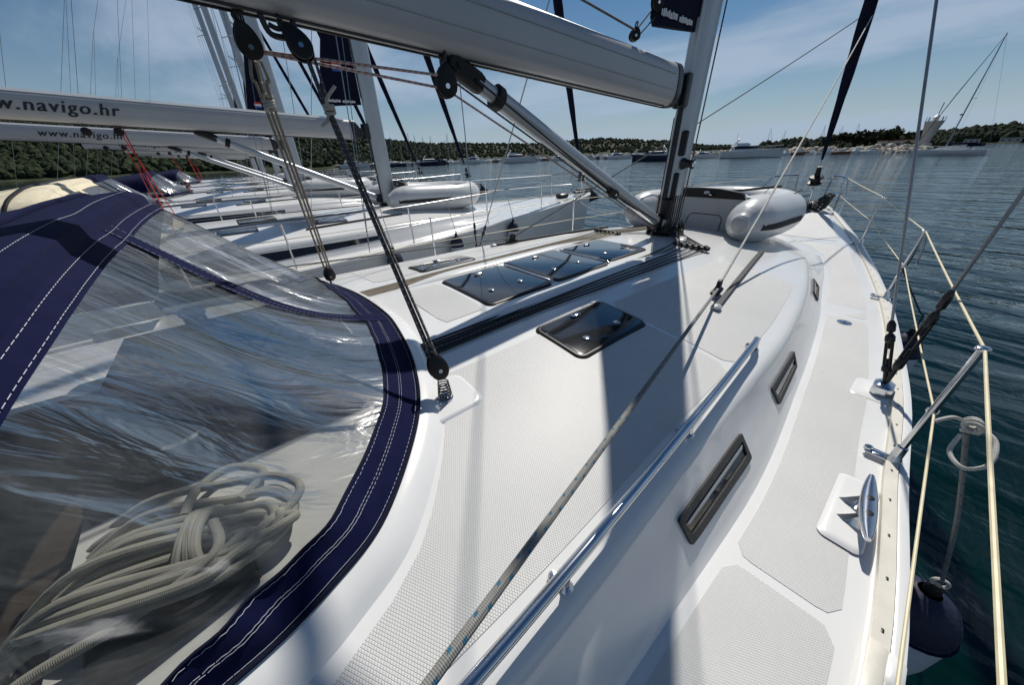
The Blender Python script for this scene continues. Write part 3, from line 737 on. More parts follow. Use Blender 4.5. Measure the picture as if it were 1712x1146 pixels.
# ------------------------------------------------------------------ mast, boom, vang
MX = 3.87
def oval(n, a, b, p=2.4):
    out = []
    for k in range(n):
        t = 2*math.pi*k/n; c, s = math.cos(t), math.sin(t)
        out.append((a*math.copysign(abs(c)**(2/p), c), b*math.copysign(abs(s)**(2/p), s)))
    return out
BOT = lambda x: 2.954+(3.34-x)*.051
def mast_boom(root, letters=False, sailmark=True):
    m = MB()
    sec = oval(28, .148, .088)
    zs = [roof_z(MX, YC)+.0, 2.4, 3.2, 4.2, 6, 9, 13, 17.2]
    m.loft([[Vector((MX+x, YC+y, z)) for x, y in sec] for z in zs], caps=True)
    mast = m.build('mast', M['alu'], root, ang=50)
    # luff slot with dark fittings on the aft face
    t = MB(); t.bbox((MX-.152, YC, 2.45), (.016, .05, 1.25), b=.004); t.bbox((MX-.150, YC, 8.5), (.012, .034, 9.8), b=.003)
    t.build('luff_slot', M['dark'], mast)
    w = MB(); z0 = roof_z(MX, YC)
    w.lathe([(.20, -.01), (.20, .012), (.17, .03), (.16, .06)], (MX, YC, z0), n=28, sx=1.1)
    w.build('mast_collar', M['black'], mast)
    # boom
    rings = []
    for x in (3.42, 3.40, 2.5, 1.0, -.5, -1.62, -1.66):
        k = .97 if x in (3.42, -1.66) else 1
        c = Vector((x, YC, BOT(x)+.155)); rings.append([c+Vector((0, y*k, z*k)) for z, y in oval(32, .155, .098, 2.9)])
    boom = MB().loft(rings, caps=True, flip=True).build('boom', M['boomm'], root, ang=50)
    g = MB()
    for y, dz in ((-.1005, .06), (-.1, -.05), (.1005, .06)):
        g.tube(seg((3.35, YC+y*.985, BOT(3.35)+.155+dz), (-1.6, YC+y*.985, BOT(-1.6)+.155+dz), 6), .0022, 5)
    g.build('side_groove', M['alu'], boom)
    s = MB()
    for side in (-.03, .03): s.tube(seg((3.35, YC+side, BOT(3.35)-.001), (-1.6, YC+side, BOT(-1.6)-.001), 6), .006, 6)
    s.build('underside_track', M['dark'], boom)
    e = MB(); c = Vector((3.44, YC, BOT(3.44)+.155))
    e.loft([[Vector((x, c.y, c.z-dz))+Vector((0, y*k, z*k)) for z, y in oval(24, .162, .104, 2.9)] for x, k, dz in ((3.40, 1, 0), (3.47, 1, 0), (3.50, .86, .0), (3.56, .55, .02))], caps=True, flip=True)
    e.bbox((3.61, YC, c.z-.03), (.14, .05, .14), b=.01); e.bbox((3.68, YC, c.z-.02), (.08, .13, .26), b=.012)
    e.lathe([(.02, -.13), (.02, .13)], (3.62, YC, c.z-.03), n=10)
    e.build('gooseneck', M['dark'], boom)
    # vang
    a, b = Vector((1.22, YC, BOT(1.22)-.03)), Vector((3.64, YC, 1.93)); d = (b-a).normalized()
    v = MB().tube([a+d*.30, a+d*2.62], .053, 18).build('vang', M['alu'], root)
    MB().tube([a+d*.10, a+d*.34], .043, 16).build('inner_tube', M['alu'], v)
    MB().lathe([(.055, 0), (.066, .006), (.066, .05), (.060, .06)], a+d*.27, d, 18).build('collar', M['black'], v)
    h = MB(); rot = d.to_track_quat('X', 'Z').to_matrix()
    h.bbox(a+d*.06, (.26, .085, .10), rot, b=.02); h.bbox(a+Vector((-.04, 0, .03)), (.10, .05, .09), b=.012)
    h.lathe([(.016, -.052), (.016, .052)], a+d*.0, (0, 1, 0), 10); h.lathe([(.016, -.052), (.016, .052)], a+d*.12, (0, 1, 0), 10)
    h.build('head_fitting', M['black'], v)
    f = MB(); f.bbox(b+Vector((.02, 0, -.01)), (.12, .07, .16), b=.015); f.tube([a+d*2.58, b], .035, 10); f.build('foot_fitting', M['dark'], v)
    return mast, boom, v
mast, boom, vang = mast_boom(own)
# small print on the vang tube
a, b = Vector((1.22, YC, BOT(1.22)-.03)), Vector((3.64, YC, 1.93)); dv = (b-a).normalized()

def sail_clew(mast, flag=False):
    """the furled mainsail's clew panel that stays outside the mast"""
    out = [(3.70, 3.50), (3.36, 3.475), (3.06, 3.45), (3.015, 3.50), (3.03, 3.62), (3.25, 4.35), (3.48, 5.2), (3.64, 5.95), (3.72, 6.2)]
    fr = [Vector((x, YC-.013-.01*math.sin((x-3)*5), z)) for x, z in out]; bk = [Vector((p.x, 2*YC-p.y, p.z)) for p in fr]
    m = MB().loft([fr, bk], closed=True, caps=True, flip=True)
    s = m.build('furled_sail_clew', M['canvasd'], mast, smooth=False)
    lt = MB(); random.seed(3)
    x = 3.10
    while x < 3.6:
        w = random.uniform(.012, .03)
        if random.random() < .85: lt.box((x+w/2, YC-.0275, 3.535+random.uniform(-.004, .004)), (w, .003, random.choice((.03, .045, .035))))
        x += w+.008
    lt.build('print', M['wletter'], s, smooth=False)['kind'] = 'stuff'
    if flag:
        for k, mm in enumerate(('red', 'wletter', 'blue')):
            MB().box((3.40, YC-.028, 4.07-.045*k), (.16, .004, .045)).build('flag_stripe', M[mm], s, smooth=False)
    return s
sail_clew(mast)

def forestay(root, color='canvasd'):
    b, t = Vector((10.20, YC, 1.50)), Vector((4.95, YC, 17.0)); d = (t-b).normalized()
    f = MB().tube([b, t], .006, 6).build('forestay', M['wire'], root)
    ss = [.9, 1.05, 1.3, 1.8, 2.6, 4, 7, 11, 15]; rs = [.018, .030, .045, .06, .085, .105, .115, .09, .05]
    pts, rr = [], []
    for i in range(60):
        s = .9+14.1*(i/59)**1.3; pts.append(b+d*s); rr.append(np.interp(s, ss, rs)*(1+.05*math.sin(s*9)))
    MB().tube(pts, rr, 12).build('furled_genoa', M[color], f)
    m = MB().lathe([(.03, 0), (.12, .01), (.125, .04), (.085, .045), (.085, .12), (.125, .125), (.12, .16), (.05, .18), (.04, .36)], b+d*.40, d, 18)
    m.build('furler_drum', M['black'], f)
    MB().lathe([(.014, 0), (.014, .46)], b, d, 8).build('stay_link', M['steel'], f)
    return b, d
fs_b, fs_d = forestay(own)
# windlass, anchor and roller on the bow
w = MB(); w.bbox((9.05, YC-.1, 1.54), (.46, .32, .17), b=.04); w.lathe([(.07, 0), (.055, .02), (.055, .06), (.08, .08), (.08, .10)], (9.05, YC-.16, 1.56), (0, -1, 0), 16)
w.lathe([(.06, 0), (.06, .06), (.03, .08)], (9.05, YC-.1, 1.56), n=14)
w.build('anchor_windlass', M['dark'], own)
w = MB(); w.bbox((10.25, YC+.12, 1.53), (.8, .10, .05), b=.01)
for dy in (.06, .18): w.bbox((10.4, YC+dy, 1.58), (.5, .012, .10), b=.004)
w.build('bow_roller', M['steel'], own)
an = MB().tube(smooth_path([(9.5, YC+.12, 1.60), (10.2, YC+.12, 1.62), (10.62, YC+.12, 1.60), (10.85, YC+.12, 1.42)], 6), .022, 8)
an.add([(10.75, YC+.12, 1.52), (10.95, YC-.10, 1.32), (10.62, YC+.12, 1.20), (10.95, YC+.34, 1.32), (10.8, YC+.12, 1.28)], [(0, 1, 4), (1, 2, 4), (2, 3, 4), (3, 0, 4), (0, 3, 2, 1)])
tag(an.build('anchor', M['dark']), 'dark steel anchor stowed on the bow roller of the near yacht', 'anchor')
ch = MB()
for k in range(14):
    c = Vector((9.18+k*.05, YC+.0+.12*k/14+.02*math.sin(k), 1.56)); ch.torus(c, (0, 1, 0) if k % 2 else (0, 0, 1), .022, .007, 10, 5)
tag(ch.build('anchor_chain', M['dark']), 'dark anchor chain running from windlass to bow roller', 'chain')
lp = MB()
for k in range(8):
    c = Vector((9.25, YC-.32-.02*k, 1.50+.035*k)); r0 = .17-.012*k
    lp.tube([c+Vector((r0*math.cos(a)*1.2, r0*math.sin(a)*.8, .02*math.sin(3*a+k))) for a in np.linspace(0, 2*math.pi, 20, endpoint=False)], .018, 6, closed=True)
tag(lp.build('bow_line_coil', M['blackrope']), 'coil of black mooring rope lying on the bow behind the pulpit', 'rope')

# ------------------------------------------------------------------ ropes
def rope(name, pts, r, mat, label, cat='rope', group=None, n=8):
    o = MB().tube(pts, r, n).build(name, M[mat]); return tag(o, label, cat, group)
car = Vector((2.52, .80, 1.0)); car.z = roof_z(car.x, car.y)+.075
clew = Vector((9.18, YC-.08, 4.42))
near = at_d(742, 1108, .455)
rope('genoa_sheet', sag(clew, car, .05, 20), .0085, 'whiterope', 'white genoa sheet rising from the deck car to the furled foresail')
d = (near-car).normalized()
end = near+d*.55
rope('genoa_sheet', seg(car+Vector((-.03, -.01, -.012)), end, 30), .0088, 'greyrope', 'thick grey sheet with blue flecks leading aft over the cabin top', n=14)
carp = Vector((car.x, 2*YC-car.y, car.z))
rope('genoa_sheet', sag(clew+Vector((0, .16, 0)), carp, .04, 20), .0075, 'darkrope', 'dark foresail sheet crossing behind the mast to the port side')
rope('genoa_sheet', seg(carp, (-.4, 3.45, 1.85), 6), .0075, 'greyrope', 'grey sheet leading aft along the port cabin top')
# tracks and cars
for s in (1, -1):
    f = (lambda v: v) if s > 0 else (lambda v: Vector((v.x, 2*YC-v.y, v.z)))
    pa, pb = Vector((4.08, 1.0, 0)), Vector((2.28, .705, 0)); m = MB(); rows = []
    for t in np.linspace(0, 1, 14):
        c = pa.lerp(pb, t); c.z = roof_z(c.x, c.y); dy = .017
        rows.append([f(c+Vector((0, q, z))) for q, z in ((-dy, -.003), (-dy, .016), (-dy*1.0, .026), (dy*1.0, .026), (dy, .016), (dy, -.003))])
    tr = MB().loft(rows, closed=True, caps=True, flip=s < 0).build('genoa_track', M['black'], own)
    c = f(car-Vector((0, 0, .075))); q = MB()
    rot = Matrix.Rotation(math.atan2(.29, 1.8)*s, 3, 'Z')
    q.bbox(c+Vector((-.01, 0, .036)), (.15, .055, .026), rot, b=.006); q.bbox(c+Vector((-.005, 0, .06)), (.085, .030, .05), rot, b=.01)
    q.lathe([(.034, -.013), (.038, -.008), (.038, .008), (.034, .013)], c+Vector((0, 0, .082)), rot @ Vector((0, 1, 0)), 18)
    q.build('sheet_car', M['black'], tr)
    q = MB(); ce = f(Vector((2.30, .708, 0))); q.bbox(Vector((ce.x, ce.y, roof_z(ce.x, ce.y)+.016)), (.07, .06, .036), rot, b=.012); q.build('track_end', M['pvc'], tr)
# halyards led aft on both sides of the mast
for s, mat, lab, grp, cnt in ((-1, 'blackrope', 'black halyard out from the mast in the dark starboard cabin top bundle', 'black halyards led aft beside the hatch', 6),
                              (1, 'tanrope', 'tan halyard out from the mast in the pale port cabin top bundle', 'tan halyards led aft on the port cabin top', 6)):
    bar = MB(); bar.bbox((3.46, YC+s*.50, roof_z(3.46, YC+s*.5)+.018), (.055, .36, .036), b=.008)
    org = bar.build('deck_organiser', M['black'], own)
    for k in range(cnt):
        MB().lathe([(.021, 0), (.021, .008), (.012, .010)], (3.46, YC+s*(.35+.058*k), roof_z(3.46, YC+s*.5)+.036), n=12).build('sheave_cap', M['dark'], org)
    for k in range(cnt):
        y1, y2 = YC+s*(.35+.058*k), YC+s*(.475+.023*k)
        r = (.0065, .006, .007)[k % 3]
        a = Vector((3.74+.02*k, YC+s*(.075+.012*k), 1.83)); pts = [a+Vector((0, 0, .35)), a+Vector((0, 0, .10)), a+Vector((-.02, s*.02, .0)), Vector((3.5, y1, 0)), Vector((3.42, y1, 0))]
        for x in np.linspace(3.1, -.5, 12): pts.append(Vector((x, lerp(y2, y1, max(0, (x-1.2)/2.3)**1.2) + .004*math.sin(3*x+k), 0)))
        for p in pts[3:]: p.z = roof_z(p.x, p.y)+r+(.014 if p.x > 3.3 else .004)
        rope('halyard', smooth_path(pts, 4), r, mat if k % 3 or s > 0 else ('darkrope' if k else mat), ('first', 'second', 'third', 'fourth', 'fifth', 'sixth')[k]+' '+lab, 'rope', grp, 7)
# halyards up the starboard front of the mast
for k, (dx, dy, mt) in enumerate(((.10, -.12, 'darkrope'), (.135, -.105, 'blackrope'), (.165, -.085, 'whiterope'))):
    rope('mast_halyard', seg((MX+dx-.03, YC+dy*.9, 1.80), (MX+dx+.02, YC+dy, 9), 6), .0045, mt, ('dark flecked', 'black', 'white')[k]+' halyard running up the forward starboard face of the mast', n=6)
for k, (dx, dy) in enumerate(((-.175, -.03), (-.19, .03))):
    rope('mast_halyard', seg((MX+dx, YC+dy, 1.84), (MX+dx, YC+dy, 2.88), 4), .005, 'blackrope', 'short black line along the aft face of the mast below the boom', group='short lines on the aft face of the mast', n=6)

def block(name, top, bot, w, label=None, th=.05, root=None, mat='black'):
    """pulley block: two cheeks, sheave, shackle"""
    top, bot = Vector(top), Vector(bot); ax = (bot-top); L = ax.length; ax.normalize()
    vd = (CAMP-(top+bot)/2); nrm = Vector((vd.x*.2, -1, .0)); nrm = (nrm-ax*nrm.dot(ax)).normalized(); u = nrm.cross(ax)
    if root is None:
        root = thing(name, bot, label, 'block')
    for s in (-1, 1):
        rings = []
        for k, (sc, off) in enumerate(((1, .25), (1, .42), (.86, .5), (.3, .53))):
            ring = []
            for j in range(20):
                a = 2*math.pi*j/20; ll = math.cos(a); ww = math.sin(a)*(1.0-.22*ll)
                ring.append((top+bot)/2+ax*(ll*-L/2*sc)+u*(ww*w/2*sc)+nrm*(s*th*off))
            rings.append(ring)
        MB().loft(rings, caps=True, flip=s < 0).build('cheek', M[mat], root)
    MB().lathe([(w*.34, -th*.24), (w*.40, -th*.22), (w*.33, 0), (w*.40, th*.22), (w*.34, th*.24)], (top*.35+bot*.65), nrm, 18).build('sheave', M['dark'], root)
    MB().lathe([(w*.11, -th*.56), (w*.11, th*.56)], (top*.35+bot*.65), nrm, 12).build('pin', M['steel'], root)
    sk = MB().torus(top-ax*(w*.22), u, w*.24, w*.07, 14, 6); sk.build('shackle', M['dark'], root)
    return root
# mainsheet
bx1, bx2 = BOT(.30), BOT(.42)
eye = MB(); eye.tube(smooth_path([(.46, YC-.02, BOT(.46)+.01), (.45, YC-.02, BOT(.46)-.05), (.37, YC-.02, BOT(.46)-.055), (.35, YC-.02, BOT(.46)+.01)], 6), .011, 8)
eye.build('mainsheet_bail', M['dark'], boom)
B1t, B1b = at_y(398, 32, YC+.03), at_y(428, 100, YC+.06)
B2t, B2b = at_y(476, 44, YC-.03), at_y(520, 100, YC-.07)
block('pulley_block', B1t, B1b, .085, 'black double block at the upper end of the port mainsheet tackle')
block('pulley_block', B2t, B2b, .085, 'black double block at the upper end of the starboard mainsheet tackle')
rope('lashing', smooth_path([(.37, YC-.02, BOT(.37)-.03), B2t.lerp(Vector((.37, YC-.02, BOT(.37)-.05)), .5), B2t], 6), .009, 'blackrope', 'short black lashing holding the starboard mainsheet block to the boom')
rope('lashing', smooth_path([(.30, YC, BOT(.30)-.0), B1t.lerp(Vector((.30, YC, BOT(.30))), .4)+Vector((-.02, 0, 0)), B1t], 6), .009, 'blackrope', 'short black lashing holding the port mainsheet block to the boom')
SBt = Vector((.47, 1.055, 1.90)); SB = Vector((.455, 1.045, 1.80)); z0 = roof_z(.45, 1.04)
low = block('pulley_block', Vector((.445, 1.075, 1.925)), Vector((.455, 1.045, 1.815)), .075, 'black lower mainsheet block standing on a spring on the starboard cabin top')
sp = MB().tube([Vector((.455+(.030-.010*t/6.5)*math.cos(t*2*math.pi), 1.04+(.030-.010*t/6.5)*math.sin(t*2*math.pi), z0+.012+.088*t/6.5)) for t in np.linspace(0, 6.5, 110)], .0030, 6)
sp.build('spring', M['dark'], low)
MB().lathe([(.034, 0), (.034, .006), (.028, .012), (.012, .014), (.012, .03)], (.455, 1.04, z0+.010), n=18).build('foot', M['steel'], low)
MB().loft([[Vector((x, y, roof_z(x, y)+dz)) for x, y in rrect(.34-i, .575+i, .945-i, 1.15+i, .045)] for i, dz in ((.016, .0), (.010, .008), (.004, .012), (-.006, .013))], caps=True).build('block_pad', M['gel'], own)
for k, (o1, o2) in enumerate((((.012, -.012, 0), (.010, -.004, 0)), ((-.012, .012, 0), (-.012, .006, 0)), ((.0, .03, 0), (.0, .015, 0)))):
    a = B2b+Vector(o1); b = Vector((.45, 1.07, 1.90))+Vector(o2)
    kn = at_y(551, 188, 1.80)+Vector(o1)*.5
    rope('mainsheet', smooth_path([a, a.lerp(kn, .55), kn, kn.lerp(b, .5), b], 8), .0062, 'darkrope', 'dark strand of the starboard mainsheet tackle above the cabin top', 'rope', 'starboard mainsheet strands')
kn = at_y(551, 183, 1.79); q = MB()
for k in range(3): q.torus(kn+Vector((0, 0, .012*k-.012)), (random.uniform(-.3, .3), random.uniform(-.3, .3), 1), .017, .0075, 14, 7)
q.tube(smooth_path([kn, kn+Vector((-.01, -.03, .03)), kn+Vector((.03, -.05, .075))], 6), .0065, 8); q.tube(smooth_path([kn, kn+Vector((-.02, .0, -.04)), kn+Vector((-.045, .01, -.06))], 6), .0065, 8)
tag(q.build('rope_knot', M['coil']), 'pale knot with short tails tied in the starboard mainsheet', 'knot')
PB = Vector((.46, 2.87, 1.83))
pb = block('pulley_block', PB+Vector((0, -.02, .06)), PB+Vector((0, 0, -.045)), .08, 'black lower mainsheet block on the port cabin top beside the sprayhood')
MB().lathe([(.034, 0), (.034, .006), (.014, .012), (.014, .09)], (.46, 2.87, roof_z(.46, 2.87)), n=14).build('foot', M['steel'], pb)
for k, (o1, o2) in enumerate((((.015, 0, 0), (.02, 0, 0)), ((-.02, 0, 0), (-.02, .0, 0)), ((.0, .02, 0), (.0, -.03, .0)))):
    a = B1b+Vector(o1); b = PB+Vector(o2)+Vector((0, 0, .05)); kn = at_y(447, 165, 2.08)+Vector(o1)
    rope('mainsheet', smooth_path([a, a.lerp(kn, .5)+Vector(o1)*.7, kn, kn.lerp(b, .5), b], 8), .0062, 'tanrope', 'tan strand of the port mainsheet tackle beside the boom', 'rope', 'port mainsheet strands')
kn = at_y(449, 172, 2.09); q = MB()
for k in range(4): q.torus(kn+Vector((0, 0, .014*k-.02)), (random.uniform(-.4, .4), random.uniform(-.4, .4), 1), .020, .0075, 14, 7)
tag(q.build('rope_knot', M['coil']), 'pale turns of rope seizing the port mainsheet strands', 'knot')
# line along the underside of the boom, round the hanging block and down to the mast foot
hb = at_y(746, 140, YC-.03)
block('pulley_block', hb+Vector((-.0, 0, .085)), hb+Vector((.0, 0, -.065)), .11, 'round black block hanging under the boom at the vang head')
rope('lashing', smooth_path([Vector((1.17, YC, BOT(1.17)-.01)), hb+Vector((-.01, .02, .12)), hb+Vector((0, 0, .10))], 5), .008, 'blackrope', 'short black strop holding the round block under the boom')
for k, dy in enumerate((-.012, .014)):
    a = B1b+Vector((-.02, .0, .03)); b = hb+Vector((0, dy, -.02 if k else .03))
    rope('reef_line', seg(a, b, 12), .0062, 'redrope', 'white line with red flecks running under the boom to the round block', 'rope', 'red flecked lines under the boom')
    c = Vector((3.58, YC-.03+dy, 1.86))
    rope('reef_line', seg(b, c, 14), .0058, 'redrope' if k else 'darkrope', ('dark flecked' if not k else 'red flecked')+' line running below the vang down to the mast foot')
for k in range(2):
    a = Vector((1.32, YC-.06+.03*k, BOT(1.3)-.09)); c = Vector((3.56, YC-.05+.03*k, 1.95))
    m_ = a.lerp(c, .66)-Vector((0, 0, .045))
    rope('vang_tackle', smooth_path([a, m_, c], 8), .0055, 'blackrope', 'black line of the vang tackle beneath the sloping tube', 'rope', 'vang tackle lines')
c = Vector((1.32, YC-.05, BOT(1.3)-.09)).lerp(Vector((3.56, YC-.04, 1.95)), .62); c.z -= .05
block('pulley_block', c-dv*.075, c+dv*.075, .075, 'dark block in the vang tackle halfway down the sloping tube')
# outhaul block and line on top of the boom
ob = Vector((2.82, YC, BOT(2.82)+.32))
block('pulley_block', ob+Vector((.01, 0, .11)), ob+Vector((.0, 0, .03)), .075, 'black outhaul block standing on top of the boom near the mast')
rope('outhaul', seg(ob+Vector((0, -.01, .09)), (.6, YC-.01, BOT(.6)+.52), 8), .007, 'darkrope', 'dark outhaul line stretched above the boom')
for k in range(2): rope('outhaul', seg(ob+Vector((.02*k, .0, .03+.07*k)), Vector((3.05, YC-.01+.02*k, 3.50+.06*k)), 4), .0055, 'darkrope', 'short outhaul line from boom block up to the sail corner', 'rope', 'short outhaul lines')
block('pulley_block', Vector((3.0, YC-.03, 3.66)), Vector((3.035, YC-.03, 3.52)), .085, 'black block shackled to the corner of the dark furled sail')
# mast foot clutter: blocks round the collar
for k in range(7):
    a = R(95+k*38); c = Vector((MX+.20*math.cos(a), YC+.16*math.sin(a), roof_z(MX, YC)+.06))
    block('pulley_block', c+Vector((0, 0, .045)), c-Vector((0, 0, .04)), .06, 'small black turning block at the foot of the mast').__setitem__('group', 'turning blocks round the mast foot')
# winch and clutch on the aft face of the mast
w = MB().lathe([(.055, 0), (.05, .02), (.038, .04), (.036, .075), (.05, .095), (.05, .105), (.02, .11)], (MX-.06, YC-.086, 2.48), (0, -1, 0), 20); w.build('mast_winch', M['dark'], mast)
MB().lathe([(.030, .11), (.026, .117), (0, .119)], (MX-.06, YC-.086, 2.48), (0, -1, 0), 18).build('winch_cap', M['steel'], mast)
w = MB(); w.bbox((MX-.115, YC-.075, 2.66), (.06, .06, .22), b=.012); w.bbox((MX-.12, YC-.07, 2.25), (.05, .05, .3), b=.012); w.bbox((MX-.14, YC-.04, 2.05), (.10, .1, .22), b=.02); w.build('line_clutch', M['black'], mast)
MB().bbox((3.62, 1.62, roof_z(3.62, 1.62)+.02), (.2, .09, .04), Matrix.Rotation(.35, 3, 'Z'), b=.014).build('mast_foot_vent', M['pvc'], own)

# ------------------------------------------------------------------ sprayhood
TOPB = [(-1.0, .50, 1.70), (-.64, .50, 1.75), (-.53, .535, 1.98), (-.46, .61, 2.16), (-.41, .74, 2.28), (-.375, 1.05, 2.355), (-.37, 1.35, 2.385), (-.37, 1.7, 2.40), (-.37, 1.95, 2.40)]
TOPB = TOPB+[(-.36, 2.2, 2.415), (-.34, 2.5, 2.425), (-.32, 2.82, 2.425), (-.36, 3.12, 2.36), (-.46, 3.29, 2.16), (-.53, 3.365, 1.98), (-.64, 3.4, 1.75), (-1.0, 3.4, 1.70)]
TC = smooth_path(TOPB, 10)
BCH = []
for p in BC:
    q = p.copy()
    if q.x > -.6: q.z = roof_z(q.x, q.y)+.055
    BCH.append(q)
def SH(i, v, off=0.):
    i = min(max(i, 0), len(BCH)-1.001); k = int(i); f = i-k
    b = BCH[k].lerp(BCH[k+1], f); t = TC[k].lerp(TC[k+1], f)
    tg = (BCH[min(k+3, len(BCH)-1)]-BCH[max(k-2, 0)]).normalized(); n = tg.cross(t-b)
    if n.z < 0: n = -n
    n.normalize(); L = (t-b).length
    wob = .012*math.sin(i*.37+v*3)*math.sin(math.pi*v)+.008*math.sin(i*.9-v*7)*math.sin(math.pi*v)
    return b.lerp(t, v)+n*(-float(np.interp(i,[0,30,80,112,125,170],[.06,.085,.105,.0,.02,.05]))*L*math.sin(math.pi*min(max(v,0),1)**.8)+off+wob)
def SHL(i): k = int(min(i, len(BCH)-2)); return max((TC[k]-BCH[k]).length, .05)
def bow(i, k):
    """canopy bows behind the windscreen: k=0 windscreen top ... 3 aft edge"""
    t = TC[int(min(max(i, 0), len(TC)-1))]
    xo, f = ((0, 1.0), (-.012, 1.065), (-.06, 1.10), (-.22, 1.075), (-.55, 1.0), (-.95, .91))[k]
    z = 1.70+(t.z-1.70)*f; y = YC+(t.y-YC)*(1+.012*k)
    return Vector((t.x+xo, y, z))
def stitches(mb, pts, dash=.010, gap=.006, r=.0008):
    pts = [Vector(p) for p in pts]; acc = 0; on = True; start = pts[0]
    for a, b in zip(pts, pts[1:]):
        L = (b-a).length; s = 0
        if L < 1e-6: continue
        while s < L:
            step = min(dash, L-s); mb.tube([a.lerp(b, s/L), a.lerp(b, (s+step)/L)], r, 4, caps=False); s += dash+gap
def sprayhood(root, canvas, edge, stitch=True, offs=.004, fine=True):
    i0, i1, c0, c1, e1 = 11, 77.6, 82.4, 113, 149
    nv = 16
    def window(a, b):
        rows = [[SH(lerp(a, b, j/44), lerp(min(.06/SHL(lerp(a, b, j/44)), .5), .985, k/nv)) for k in range(nv+1)] for j in range(45)]
        return MB().grid(rows).build('clear_window', M['vinyl'], root)
    window(i0, 80); window(80, 115); window(115, e1)
    def band(name, ia, ib, va, vb, off=offs, n=80, m=5):
        rows = []
        for j in range(n+1):
            i = lerp(ia, ib, j/n); a = va(i) if callable(va) else va; b = vb(i) if callable(vb) else vb
            rows.append([SH(i, lerp(a, b, k/m), off) for k in range(m+1)])
        return MB().grid(rows).build(name, M[canvas], root)
    vw = lambda w: (lambda i: min(w/SHL(i), .93))
    foot = band('foot_band', 10.2, e1+1, -.01, vw(.125), n=150)
    def vstrip(ic0, ic1, w):
        rows = []
        for j in range(31):
            v = lerp(.02, 1.10, j/30); ic = lerp(ic0, ic1, v); c = SH(ic, v); t = (SH(ic+1, v)-SH(ic-1, v)).normalized()
            rows.append([SH(ic+s*w/max((SH(ic+1, v)-SH(ic-1, v)).length/2, 1e-4), v, offs+.003) for s in (-1, -.5, 0, .5, 1)])
        return MB().grid(rows, flip=True).build('window_strip', M[canvas], root)
    vstrip(75.5, 80.5, .062); vstrip(115, 115, .024)
    hem = MB()
    hem.tube([SH(i, min(.125/SHL(i), .93), offs+.002) for i in np.linspace(10.5, e1, 140)], .0035, 5)
    hem.tube([SH(i, 0, offs+.002) for i in np.linspace(10.5, e1, 140)], .006, 6)
    hem.build('piping', M[edge], root)
    # canopy
    rows = [[bow(i, k) for k in range(6)] for i in range(10, 151, 2)]
    cn = MB().grid(rows).build('canopy', M[canvas], root)
    fr = MB()
    for k in (3,): fr.tube([bow(i, k)+Vector((0, 0, .006)) for i in range(20, 141, 3)], .012, 8)
    fr.build('bow_tube', M[canvas], cn)
    top = band('window_header', 10.5, e1+.5, lambda i: .945, lambda i: 1.005, n=120, m=3)
    if stitch:
        st = MB()
        for w in (.010, .062, .070, .113):
            stitches(st, [SH(i, min(w/SHL(i), .9), offs+.002) for i in np.linspace(12, 118, 240)])
        for v in (.955, .990): stitches(st, [SH(i, v, offs+.003) for i in np.linspace(14, 112, 160)])
        stitches(st, [bow(i, 2).lerp(bow(i, 1), .2)+Vector((0, 0, .0015)) for i in range(14, 112)])
        stitches(st, [bow(i, 4)+Vector((0, 0, .003)) for i in range(14, 112)])
        for s in (-.052, .052): stitches(st, [SH(lerp(75.5, 80.5, v)+s/max((SH(81, v)-SH(79, v)).length/2, 1e-4), v, offs+.0045) for v in np.linspace(.15, 1.0, 50)])
        s_ = st.build('stitching', M['stitch'], root, smooth=False); s_['kind'] = 'stuff'
sh = thing('sprayhood', (0, YC, 1.75), 'navy blue canvas sprayhood with scratched clear windows on the near yacht', 'sprayhood')
sprayhood(sh, 'canvas', 'canvasd')

# under the sprayhood: companionway, winches, clutches, coiled rope
c = MB(); rows = []
for x in np.linspace(-.60, .30, 6):
    rows.append([Vector((x, YC+y, roof_z(x, YC+y)+dz)) for y, dz in ((-.74, -.005), (-.73, .045), (-.70, .055), (0, .062), (.70, .055), (.73, .045), (.74, -.005))])
c.grid(rows, flip=True); c.f.append([35+k for k in range(7)]); c.uv.append([(0, 0)]*7)
c.build('companionway_garage', M['glassf'], own)  # dark garage drawn out forward, standing in for shadow on the roof
rows = [[Vector((x, YC+y, roof_z(x, YC+y)+dz+.01)) for y, dz in ((-.62, .05), (-.60, .07), (.60, .07), (.62, .05))] for x in np.linspace(-.66, .16, 4)]
MB().grid(rows, flip=True).build('companionway_hatch', M['glass'], own)
for y in (1.30, 2.60):
    z = roof_z(-.36, y)
    w = MB().lathe([(.075, 0), (.078, .02), (.060, .045), (.052, .07), (.055, .11), (.072, .13), (.072, .145), (.03, .152), (.028, .162)], (-.36, y, z), n=24).build('cabin_winch', M['dark'], own)
    MB().lathe([(.073, .131), (.0735, .145)], (-.36, y, z), n=24, caps=False).build('winch_ring', M['steel'], w)
for s in (-1, 1):
    for k in range(5):
        y = YC+s*(.47+.028*k); z = roof_z(.02, y); m = MB(); m.bbox((.02, y, z+.03), (.22, .024, .06), b=.006); m.bbox((-.02, y, z+.066), (.12, .020, .014), b=.004)
        m.build('rope_clutch', M['black'], own)
MB().bbox((-.4, .80, roof_z(-.4, .8)+.012), (.30, .16, .02), Matrix.Rotation(.2, 3, 'Z'), b=.006).build('rope_pad', M['rubber'], own)
coil = thing('coiled_rope', (-.36, .95, 1.7), 'thick cream rope coiled and hanked under the sprayhood window', 'rope')
random.seed(21); m = MB()
ax0 = Vector((-.50, .15, 0)).normalized(); pe = Vector((.28, .96, 0))
C0 = Vector((-.30, .915, 1.735))
